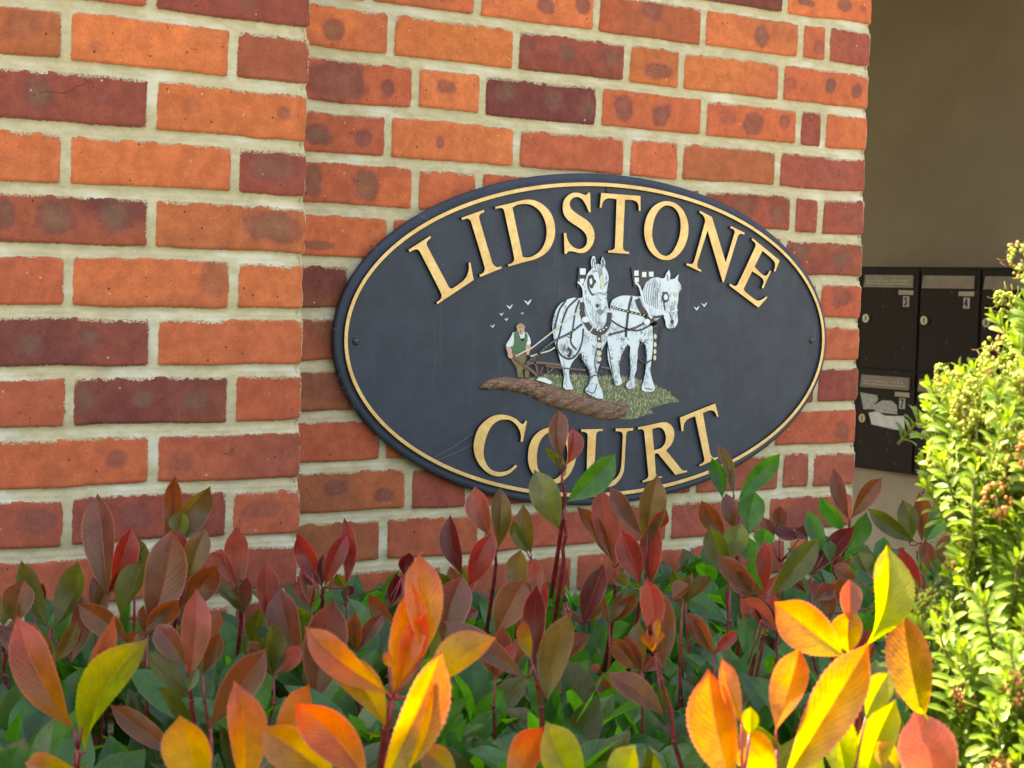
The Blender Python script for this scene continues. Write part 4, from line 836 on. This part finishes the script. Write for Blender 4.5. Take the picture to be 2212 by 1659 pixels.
shoot(sA, '1', (1287, 715), 2.1, [(1287,712,1265,368,132,'k',10,0,.4),(1270,702,1132,505,72,'k',-20,0,.5),(1262,795,1140,650,70,'o',10,0,.3)], stem_to=(1288, 870))
shoot(sA, '1', (1440, 890), 2.03, [(1440,885,1415,560,130,'r',5,0,.3),(1610,1115,1490,690,175,'p',-12,0,.4)], stem_to=(1440, 1000))
shoot(sA, '1', (1690, 1340), 1.75, [(1680,1330,1780,752,235,'p',8,0,.3)])
shoot(sA, '1', (1008, 1190), 1.65, [(1008,1190,1045,695,162,'k',8,.05,.3),(990,1110,828,890,140,'p',-15,.1,.35),(995,1255,780,1030,130,'o',15,-.15,.3),(1000,1260,1050,1120,60,'a')], stem_to=(1035, 1400))
shoot(sA, '1', (1125, 1450), 1.62, [(1120,1440,1422,1020,180,'b',-10,.1,.45)])
shoot(sA, '1', (960, 1600), 1.55, [(955,1595,585,1322,135,'b',0,.05,.25)])
# --- shrub B
shoot(sB, '2', (370, 695), 2.12, [(365,692,233,405,118,'r',-10,0,.4),(378,690,500,403,98,'r',15,0,.45),(490,690,480,320,84,'r',10,.1,.5),(300,790,270,560,80,'k',0,.2,.4),(360,700,365,520,60,'d')], stem_to=(365, 790))
shoot(sB, '2', (500, 770), 2.18, [(495,720,440,620,60,'o'),(310,830,165,670,110,'o',20,0,.2),(500,740,530,690,60,'d')])
shoot(sB, '2', (1125, 705), 2.05, [(1110,625,1048,308,118,'d',-10,0,.4),(1140,700,1268,403,122,'r',15,0,.45)])
shoot(sB, '2', (1293, 500), 2.15, [(1258,420,1180,155,132,'k',-15,0,.4),(1303,485,1316,160,110,'q',8,0,.4)], stem_to=(1285, 640))
shoot(sB, '2', (1480, 540), 2.15, [(1480,520,1438,250,102,'q',0,0,.3),(1462,515,1380,335,80,'o',-20,0,.3)])
shoot(sB, '2', (790, 640), 2.1, [(800,630,830,508,80,'d'),(735,790,760,620,90,'d'),(560,1010,550,945,70,'r'),(700,860,690,820,60,'k'),(990,720,1010,640,100,'b')])
shoot(sB, '2', (1020, 1020), 1.8, [(1015,1010,1115,625,195,'p',5,0,.4),(1290,940,1445,650,190,'b',-5,0,.25),(1100,860,1200,820,60,'p')])
shoot(sB, '2', (1395, 970), 1.85, [(1400,770,1425,490,128,'q',0,0,.3),(1530,720,1500,545,90,'k',20,.1,.3),(1395,960,1440,640,110,'b',10,.2,.4)], stem_to=(1380,1230))
shoot(sB, '2', (1655, 775), 2.1, [(1655,705,1648,560,78,'r',0,0,.3),(1650,740,1575,625,60,'k'),(1770,900,1822,600,100,'d')])
# --- shrub C (tallest shoot)
shoot(sC, 'E', (1447, 1130), 2.04, [(1440,900,1405,192,290,'p',5,.05,.45),(1512,1000,1605,452,225,'r',12,.05,.5),(1505,1110,1208,745,150,'o',-35,-.1,.5),(1440,1120,1340,890,110,'o'),(1450,1130,1510,1000,60,'o')], stem_to=(1475, 1700), length=.1)
shoot(sC, '3', (298, 270), 2.05, [(275,385,140,65,168,'a',-5,0,.18),(312,240,572,-20,150,'e',20,.1,.45)], stem_to=(298, 560))
shoot(sC, '3', (572, 590), 2.1, [(572,575,490,155,142,'k',0,0,.35),(560,565,365,262,92,'b',-20,0,.4),(715,415,545,155,95,'p',15,0,.35)], stem_to=(572, 780))
shoot(sC, '3', (735, 660), 2.05, [(732,510,800,90,142,'q',10,0,.4),(705,680,608,390,140,'r',-5,0,.35),(762,685,792,345,124,'r',10,0,.45),(745,385,850,282,85,'r',30,0,.3)], stem_to=(700,800))
shoot(sC, '3', (310, 800), 2.0, [(400,900,510,570,130,'d',-5,0,.35),(440,880,500,800,60,'q')])
shoot(sC, '3', (785, 1045), 1.45, [(770,975,738,645,132,'r',-5,.05,.35),(775,1042,845,948,80,'O',-50,-.3,.6),(775,1045,706,960,50,'O',40,-.3,.5),(800,975,805,858,42,'Y',0,0,.5),(760,960,770,885,36,'d'),(830,1140,800,690,130,'b',10,.35,.4),(835,1378,528,1155,140,'b',10,.05,.2)], stem_to=(930, 1670), rad=.0019)
shoot(sC, '2', (1490, 1110), 1.58, [(1490,1110,1508,685,132,'d',0,.05,.3),(1482,1085,1440,868,80,'S',-30,0,.3),(1562,1310,1692,825,175,'q',-5,0,.3),(1460,1185,1005,870,135,'p',8,.1,.3)], stem_to=(1560, 1560))
shoot(sC, '3', (930, 760), 2.0, [(880,760,970,680,90,'b',-30,-.1,.4),(640,690,560,640,70,'q')])
shoot(sC, '3', (720, 1160), 1.9, [(690,1160,760,1045,60,'d'),(480,1150,470,1100,50,'k'),(560,1330,480,1165,80,'b')])
# --- shrub D
shoot(sD, 'F', (2170, 1480), 2.3, [(2005,1480,1848,890,240,'g',-15,.1,.4),(2170,1390,1925,680,165,'q',10,.1,.4),(2180,1440,2160,1040,90,'q',30,.1,.5)], length=.16)
shoot(sD, '3', (1225, 300), 2.3, [(1230,235,1460,-25,112,'e',10,.1,.4),(1290,410,1320,182,155,'e',5,.1,.2),(1210,385,1163,190,90,'p',0,0,.4),(1165,440,1030,232,110,'b',-15,0,.4)], stem_to=(1240, 960))
shoot(sD, '3', (1185, 660), 2.15, [(1180,655,1078,365,130,'o',-10,0,.4),(1200,545,1250,352,142,'a',5,0,.25),(1350,480,1370,380,110,'e'),(1280,560,1290,430,110,'e')])
shoot(sD, '3', (1385, 740), 2.0, [(1372,738,1112,520,120,'b',-5,0,.3),(1378,712,1378,445,90,'r',0,0,.4),(1402,742,1662,430,140,'o',10,.1,.35),(1285,755,1230,600,130,'p',-10,0,.3)], length=.2)
shoot(sD, '3', (1350, 870), 1.95, [(1435,935,1238,758,130,'k',-10,0,.4),(1280,1110,1275,820,120,'e',5,.1,.3)], stem_to=(1300, 1140))
shoot(sD, '3', (1450, 560), 2.3, [(1450,432,1452,258,95,'p',0,0,.4),(1410,460,1360,320,80,'p'),(1560,430,1415,400,80,'d'),(1600,440,1530,385,80,'d'),(1590,720,1500,600,70,'p')])
shoot(sD, '4', (400, 625), 2.25, [(405,618,632,372,115,'d',-5,0,.35),(472,510,380,288,98,'e',0,.2,.35),(500,560,500,440,70,'e')])
shoot(sD, '4', (600, 390), 2.45, [(600,332,516,58,85,'p',0,0,.4),(608,332,777,110,95,'b',20,0,.4),(575,400,445,213,90,'e',-20,0,.4),(585,505,695,295,115,'e',20,0,.3),(520,640,545,520,60,'d')], stem_to=(530, 680))
shoot(sD, '4', (985, 455), 2.4, [(960,455,700,272,95,'o',0,0,.35),(988,450,972,188,102,'b',0,0,.4),(925,470,885,225,110,'o',-10,.1,.3),(1000,455,1135,262,120,'e',10,.1,.4)], length=.2)
shoot(sD, '4', (960, 900), 2.0, [(950,885,875,478,150,'r',-5,0,.35),(1000,745,893,568,130,'q',5,0,.25),(1020,600,1008,443,95,'p',0,.1,.4),(1100,620,1190,405,150,'b',0,.1,.25),(640,645,512,578,90,'b'),(700,620,650,510,110,'o'),(990,760,1010,700,60,'q')])
shoot(sD, '4', (430, 840), 2.0, [(420,760,520,680,100,'p'),(500,870,500,700,100,'p',0,0,.3),(800,790,860,700,70,'o')])
# --- shrub E: sunlit front left and centre
shoot(sE, '1', (415, 1560), 1.36, [(398,1455,90,842,200,'T',-12,.0,.42),(436,1450,605,842,120,'U',35,.1,.4),(455,1575,797,965,175,'L',-18,.05,.62),(405,1660,130,1630,150,'S',0,0,.3)], stem_to=(410, 1720), rad=.0026)
shoot(sE, '1', (1150, 1800), 1.24, [(1060,1800,958,1378,250,'Y',-12,-.1,.3),(1290,1800,1252,1192,185,'O',15,-.05,.5),(1800,1760,1380,1442,240,'Y',0,-.1,.3),(1490,1600,1652,1212,150,'O',-10,.1,.4)])
shoot(sE, '2', (640, 1760), 1.2, [(610,1740,215,1305,235,'F',-8,0,.35),(660,1800,1003,1030,215,'S',15,0,.5),(810,1720,965,1180,150,'Y',-30,.05,.5)], rad=.003)
shoot(sE, '2', (740, 1290), 1.29, [(722,1262,270,903,160,'O',-15,.1,.45),(705,1450,383,1068,165,'Y',15,.05,.5),(905,1070,882,508,185,'O',5,.15,.5),(745,1260,850,680,175,'O',-8,.05,.5),(765,1260,920,833,135,'F',10,-.05,.5),(925,1240,1292,965,175,'Y',-15,0,.5),(722,1115,692,1038,50,'O')], stem_to=(700, 1500), rad=.003)
shoot(sE, '2', (1090, 1760), 1.32, [(1085,1720,880,1555,150,'S',0,0,.3),(1350,1760,1542,1438,165,'F',-15,0,.45),(1760,1820,1560,1410,215,'L',5,0,.35)])
shoot(sE, '3', (620, 1760), 1.28, [(560,1800,680,1535,170,'L',-10,0,.3)])
# --- shrub F: sunlit front right
shoot(sF, '3', (1250, 1760), 1.22, [(1215,1790,1068,1128,240,'O',-8,.05,.4),(1250,1420,1143,1068,105,'O',20,.15,.4),(1290,1480,1295,1330,90,'L',0,0,.3)], rad=.003)
shoot(sF, '4', (215, 1560), 1.25, [(210,1460,337,1018,175,'O',-12,.05,.42),(235,1750,712,988,235,'S',12,0,.55),(210,1710,30,1440,190,'Y',-15,-.1,.35)])
shoot(sF, '4', (655, 1280), 1.38, [(585,1070,200,772,235,'S',-12,0,.3),(602,880,600,650,112,'k',5,.05,.4),(605,1055,620,812,160,'Y',-20,-.1,.3),(690,1010,802,468,175,'L',15,.05,.6)], stem_to=(650, 1420), rad=.0028)
shoot(sF, '4', (600, 1800), 1.3, [(600,1800,480,1285,200,'L',0,0,.35),(690,1390,822,1140,140,'L',10,0,.3),(680,1800,850,1290,185,'L',-5,0,.3),(440,1800,345,1495,180,'l',0,0,.2),(870,1680,748,1520,120,'Y',10,-.1,.3)])
shoot(sF, '4', (1010, 1420), 1.4, [(1000,1420,888,820,230,'S',-8,.05,.3)])
shoot(sF, '4', (1100, 1860), 1.2, [(1100,1860,950,1350,290,'k',-5,0,.35),(990,1500,985,1340,80,'L')])

# --- smaller shoots between the tall ones
fg = random.Random(77)
for k_ in range(24):
    sx_ = 60+k_*78+fg.uniform(-25, 25); sy_ = fg.uniform(1370, 1480) if k_ % 2 else fg.uniform(1300, 1360)
    dp = 2.12-(sy_-1300)/180*.42+fg.uniform(-.05, .05); lv = []
    for a_ in fg.sample([-38, -22, -6, 10, 24, 40], fg.randint(3, 4)):
        L_ = fg.uniform(60, 98)*2.1/dp; a_ = math.radians(a_+fg.uniform(-6, 6)); x0_ = sx_*2.471; y0_ = (sy_-987.5)*2.471
        lv.append((x0_, y0_, x0_+math.sin(a_)*L_*2.471, y0_-math.cos(a_)*L_*2.471, L_*2.471*fg.uniform(.33, .42), fg.choice('pbrdkqoqbpo')))
    shoot([sA, sA, sB, sB, sC, sD][min(5, k_//4)] if sx_ > 0 else sA, '1', (sx_*2.471, (sy_-987.5)*2.471), dp, lv, length=.12, rad=.0018)

# --- the green lower leaves
def foliage(parent, x0, x1, y0, y1, n, ztop, cols, seed, dens_low=.35, size=(.066, .098)):
    g = random.Random(seed); lb = MB(); sb = MB(); done = 0
    while done < n:
        cx_ = g.uniform(x0, x1); cy_ = g.uniform(y0, y1)
        if cx_ < PIER_X+.05 and cy_ > PIER_Y-.06: continue
        zt = ztop+g.uniform(-.05, .035)-(.12 if g.random() < dens_low else 0)*g.random()*2
        k = g.randint(4, 6); done += k; st = np.array([cx_, cy_, zt-.03]); a0 = g.uniform(0, 6.28)
        sb.tube([(cx_+g.uniform(-.03, .03), cy_+g.uniform(-.03, .03), zt-.34), (cx_, cy_, zt-.15), (cx_, cy_, zt-.03)], [.0035, .0025, .0018], 5)
        for i in range(k):
            az = a0+i*2.4; el = g.uniform(.35, 1.3); L = g.uniform(*size); d = np.array([math.cos(az)*math.cos(el), math.sin(az)*math.cos(el), math.sin(el)])
            b0 = st+np.array([0, 0, g.uniform(-.035, .01)])+d*.008; up = np.array([0, 0, 1.])-d*d[2]*.999+np.array([g.uniform(-.6, .3), g.uniform(-1.0, .1), .15])
            q = g.random(); save = rnd.random()
            leaf(lb, b0, b0+d*L, L*g.uniform(.38, .48), up, g.choice(cols), fold=g.uniform(.1, .4), bow=g.uniform(.01, .08), twist=g.uniform(-.3, .3), rows=12, serr=.02, wav=.008, split=g.uniform(-.1, .1))
    sb.build('branch', M_WOOD, parent); lb.build('foliage', M_LEAF, parent)
    return lb
GR = 'ggggeeeeeo'
foliage(sA, -.45, .60, -.98, -.20, 1300, -.935, GR, 1)
foliage(sB, .50, 1.0, -.85, -.06, 720, -.965, GR, 2)
foliage(sC, .90, 1.45, -.85, -.06, 850, -.965, GR, 3)
foliage(sD, 1.35, 2.15, -.85, -.05, 950, -.965, GR, 4)
foliage(sE, -.55, .42, -1.5, -.85, 1400, -.925, GR+'o', 5)
foliage(sF, .30, 1.6, -1.5, -.80, 1450, -.93, GR+'ol', 6)
# a deeper, darker layer of old wood so the hedge has a body
def inner(parent, x0, x1, y0, y1, n, seed):
    g = random.Random(seed); b = MB()
    for _ in range(n):
        x_, y_ = g.uniform(x0, x1), g.uniform(y0, min(y1, PIER_Y-.08 if x0 < .5 else y1)); xb = (x0+x1)/2+(x_-(x0+x1)/2)*.35; yb = (y0+y1)/2+(y_-(y0+y1)/2)*.35
        b.tube([(xb, yb, GZ-.02), ((x_+xb)/2+g.uniform(-.05, .05), (y_+yb)/2, -1.55), (x_, y_, -1.15)], [.012, .008, .004], 6)
    b.build('trunk', M_WOOD, parent)
for s_, q in ((sA, (-.45, .58, -.9, -.2)), (sB, (.5, 1, -.85, -.1)), (sC, (.9, 1.45, -.85, -.1)), (sD, (1.35, 2.15, -.85, -.1)), (sE, (-.5, .4, -1.45, -.9)), (sF, (.35, 1.6, -1.45, -.85))): inner(s_, *q, 16, 9)
def low_leaves(parent, x0, x1, y0, y1, n, seed):
    g = random.Random(seed); lb = MB()
    for _ in range(n):
        x_, y_, z_ = g.uniform(x0, x1), g.uniform(y0, y1), g.uniform(-1.5, -1.02)
        if x_ < PIER_X+.05 and y_ > PIER_Y-.06: y_ -= .2
        az = g.uniform(0, 6.28); el = g.uniform(-.5, .7); L = g.uniform(.07, .10); d = np.array([math.cos(az)*math.cos(el), math.sin(az)*math.cos(el), math.sin(el)])
        leaf(lb, (x_, y_, z_), np.array([x_, y_, z_])+d*L, L*.45, (g.uniform(-.4, .4), -.5, 1), g.choice('ggge'), fold=.25, rows=6, serr=0)
    lb.build('foliage', M_LEAF, parent)
for s_, q in ((sA, (-.45, .58, -.9, -.2)), (sB, (.5, 1, -.85, -.1)), (sC, (.9, 1.45, -.85, -.1)), (sD, (1.35, 2.15, -.85, -.1)), (sE, (-.5, .4, -1.45, -.9)), (sF, (.35, 1.6, -1.45, -.85))): low_leaves(s_, *q, 330, 12)

# ------------------------------------------------------------------ the hebe bush
def small_leaf_mat():
    t = NT('hebe_leaf'); col = t.attr('lcol').outputs['Color']; n = t.noise(120, 3)
    uv = t.n('UVMap', uv_map='UVMap'); sp = t.n('SeparateXYZ'); t.l(uv.outputs[0], sp.inputs[0]); av = t.math('ABSOLUTE', sp.outputs[1])
    c = t.mix(1.0, col, t.mix(t.ramp(n, .3, .7), (.85, .85, .85), (1.12, 1.12, 1.1)), 'MULTIPLY')
    c = t.mix(t.math('MULTIPLY', t.ramp(av, .04, .16, 1, 0), .35), c, (.50, .58, .26))
    t.l(c, t.b.inputs['Base Color']); t.b.inputs['Roughness'].default_value = .42; t.b.inputs['Specular IOR Level'].default_value = .35
    ts = t.n('BsdfTranslucent'); ts.inputs[0].default_value = (.36, .56, .04, 1)
    ms = t.n('MixShader'); ms.inputs[0].default_value = .25; t.l(t.b.outputs[0], ms.inputs[1]); t.l(ts.outputs[0], ms.inputs[2]); t.l(ms.outputs[0], t.out.inputs[0])
    return t.m
M_HL = small_leaf_mat()
hebe = empty('hebe_bush', (1.18, -.95, GZ), 'sunlit evergreen bush with small pale green leaves and yellowish bud clusters', 'bush')
M_BUD = NT('bud'); t = M_BUD; t.l(t.attr('lcol').outputs['Color'], t.b.inputs['Base Color']); t.b.inputs['Roughness'].default_value = .5; t.b.inputs['Subsurface Weight'].default_value = .0; M_BUD = t.m
ICO = None
def ico():
    global ICO
    p = (1+5**.5)/2; v_ = [(-1,p,0),(1,p,0),(-1,-p,0),(1,-p,0),(0,-1,p),(0,1,p),(0,-1,-p),(0,1,-p),(p,0,-1),(p,0,1),(-p,0,-1),(-p,0,1)]
    f_ = [(0,11,5),(0,5,1),(0,1,7),(0,7,10),(0,10,11),(1,5,9),(5,11,4),(11,10,2),(10,7,6),(7,1,8),(3,9,4),(3,4,2),(3,2,6),(3,6,8),(3,8,9),(4,9,5),(2,4,11),(6,2,10),(8,6,7),(9,8,1)]
    ICO = (np.array(v_)/np.linalg.norm(v_[0]), f_)
ico()
def hleaf(mb, b0, d, up, L, W, col):
    d = d/np.linalg.norm(d); n = up-d*(up@d); n /= np.linalg.norm(n)+1e-9; s_ = np.cross(d, n); vs, uv = [], []
    T_ = [0, .15, .4, .68, .88, 1.0]; WW = [.35, .66, .98, 1.0, .74, .14]
    for t_, w_ in zip(T_, WW):
        ctr = b0+d*L*t_+n*(.10*L*math.sin(math.pi*t_)-.12*L*t_*t_*0)
        for v_ in (-1, -.5, 0, .5, 1):
            vs.append(ctr+s_*(v_*W/2*w_)+n*(abs(v_)**2*W*.16*w_)); uv.append((t_, v_))
    nc = 5; mb.add(vs, [(i*nc+k, i*nc+k+1, (i+1)*nc+k+1, (i+1)*nc+k) for i in range(5) for k in range(4)], 0, uv=uv, lcol=col)
HB = MB(); HS = MB(); HF = MB(); hg = random.Random(21)
H_L = [tuple(v*.9 for v in s2l(c)) for c in ((106, 142, 46), (92, 132, 38), (134, 166, 76), (70, 110, 30))]; H_Y = tuple(v*.9 for v in s2l((156, 192, 44)))
def sprig(tip, d, length, bud, lsize=.0195):
    d = d/np.linalg.norm(d); q0 = tip-d*length; 
    mid = (tip+q0)/2+np.array([hg.uniform(-.004, .004), 0, -.004])
    HS.tube([q0, mid, tip], [.0016, .0013, .0009], 5)
    side = np.cross(d, [0, 0, 1.]); side /= np.linalg.norm(side)+1e-9; up = np.cross(side, d)
    n = int(length/.0056); a0 = hg.uniform(0, 1.5)
    for i in range(n):
        t_ = i/n; p = tip-d*length*t_
        if bud and t_ < .28: continue
        el = .42+.90*min(1, t_*2.6)+hg.uniform(-.12, .12) if not bud else .9+hg.uniform(-.2, .2)
        ls = lsize*(.55+.5*min(1, t_*3))*hg.uniform(.85, 1.12)
        for k in (0, 1):
            ang = a0+(i % 2)*math.pi/2+k*math.pi+hg.uniform(-.15, .15); r_ = side*math.cos(ang)+up*math.sin(ang)
            dd = d*math.cos(el)+r_*math.sin(el)
            col = H_Y if (t_ < .12 and hg.random() < .8) else hg.choice(H_L)
            hleaf(HB, p+r_*.001, dd, d*1.0-r_*.2, ls, ls*hg.uniform(.36, .44), col)
    if bud:
        R_ = hg.uniform(.009, .015); Lb = hg.uniform(.026, .042); mode = hg.random()
        for _ in range(hg.randint(60, 95)):
            t_ = hg.random(); ph = hg.uniform(0, 6.28); rr = R_*math.sin(math.pi*min(.95, .12+t_*.8))*hg.uniform(.7, 1)
            p = tip-d*(.30*length)+d*Lb*t_+(side*math.cos(ph)+up*math.sin(ph))*rr; br = hg.uniform(.0013, .0023)
            brown = hg.random() < (.85 if mode < .22 else (.22 if mode < .4 else .03))
            c = tuple(v*.9 for v in s2l(hg.choice([(186, 118, 62), (204, 150, 92), (160, 98, 58)]) if brown else hg.choice([(156, 168, 62), (176, 180, 80), (136, 156, 56)])))
            HF.add(ICO[0]*br*np.array([1, 1, 1.15])+p, ICO[1], 0, lcol=c)
            if hg.random() < .10: HF.tube([p, p+(side*math.cos(ph)+up*math.sin(ph))*.006+d*.002, p+(side*math.cos(ph)+up*math.sin(ph))*.009+d*.006], .00022, 4, lcol=c)
# outline of the bush against the passage (picture points) and its depth at the rim
OUT = [(2235,505),(2200,565),(2178,600),(2168,640),(2150,665),(2140,700),(2130,735),(2120,775),(2060,790),(2015,800),(1995,840),(1998,880),(2010,930),(1990,965),(1998,1010),(1995,1050),(2040,1090),(2060,1130),(2062,1180),(2050,1225),(2035,1262),(2000,1290),(1978,1330),(1925,1385),(1920,1425),(1935,1470),(1965,1510),(1985,1560),(2010,1600),(2012,1670),(2010,1760)]
OY = np.array([p_[1] for p_ in OUT], float); OX = np.array([p_[0] for p_ in OUT], float)
def edge_x(y_): return np.interp(y_, OY, OX)
def hdepth(x_, y_): 
    k = min(1, max(0, (x_-edge_x(y_))/230.0)); return 1.62-.20*math.sqrt(k)-(y_-1000)/1000*.12
for px_, py_ in [(2205,560),(2160,640),(2150,690),(2140,745),(2140,800),(2075,800),(2040,810),(2010,835),(2005,880),(1998,915),(2010,975),(1996,1000),(2000,1048),(2050,1095),(2070,1150),(2062,1205),(2050,1240),(2010,1290),(1985,1330),(1935,1380),(1928,1412),(1945,1440),(1955,1490),(1990,1540),(2020,1600),(2020,1650)]:
    tip = pt(px_, py_, hdepth(px_, py_)+.01); d = -_R*hg.uniform(.35, .9)+_U*hg.uniform(.45, 1.0)+_F*hg.uniform(-.4, .1)
    sprig(tip, d, hg.uniform(.06, .085), hg.random() < .42)
cnt = 0
while cnt < 175:
    y_ = hg.uniform(520, 1760); x_ = hg.uniform(1915, 2420)
    if x_ < edge_x(y_)+12: continue
    cnt += 1; k = min(1, (x_-edge_x(y_))/300)
    tip = pt(x_, y_, hdepth(x_, y_)+hg.uniform(-.015, .02)); d = -_R*(hg.uniform(.1, .8)*(1-k)+hg.uniform(-.4, .5)*k)+_U*hg.uniform(.5, 1.1)-_F*hg.uniform(.1, .9)
    sprig(tip, d, hg.uniform(.065, .10), hg.random() < (.34 if y_ < 1200 else .16))
# body behind: sprigs deeper in, so that no gap opens
cnt = 0
while cnt < 200:
    y_ = hg.uniform(600, 1780); x_ = hg.uniform(1960, 2560)
    if x_ < edge_x(y_)+45: continue
    cnt += 1; tip = pt(x_, y_, hdepth(x_, y_)+hg.uniform(.07, .20)); d = -_R*hg.uniform(-.6, .8)+_U*hg.uniform(.2, 1)-_F*hg.uniform(-.3, .9)
    sprig(tip, d, hg.uniform(.06, .09), False, .0175)
# the far half and the foot of the bush, for the shade inside and for other viewpoints
cnt = 0
while cnt < 260:
    th = hg.uniform(0, 6.28); z_ = hg.uniform(-1.5, -.45); rr = .42*math.sqrt(max(.1, 1-((z_+1.0)/.75)**2)); c0 = np.array([1.22, -.93, z_])
    p = c0+np.array([math.cos(th)*rr, math.sin(th)*rr, 0]); q = proj(p)
    if q[0] < edge_x(q[1])+60 and q[1] < 1700: continue
    cnt += 1; d = np.array([math.cos(th), math.sin(th), .9]); sprig(p, d, .085, False, .019)
for _ in range(70):
    th = hg.uniform(0, 6.28); z_ = hg.uniform(-1.2, -.55); r_ = hg.uniform(.05, .30); e_ = np.array([1.24+math.cos(th)*r_, -.93+math.sin(th)*r_, z_])
    q = proj(e_)
    if q[0] < edge_x(q[1])+70 and q[1] < 1700: continue
    HS.tube([(1.24, -.93, GZ-.02), (1.24+math.cos(th)*r_*.4, -.93+math.sin(th)*r_*.4, (z_+GZ)/2), e_], [.009, .006, .002], 6)
HS.build('branch', simple('hebe_stem', (.14, .13, .05), .7, .25, 80), hebe); HB.build('foliage', M_HL, hebe); HF.build('flower_bud', M_BUD, hebe)
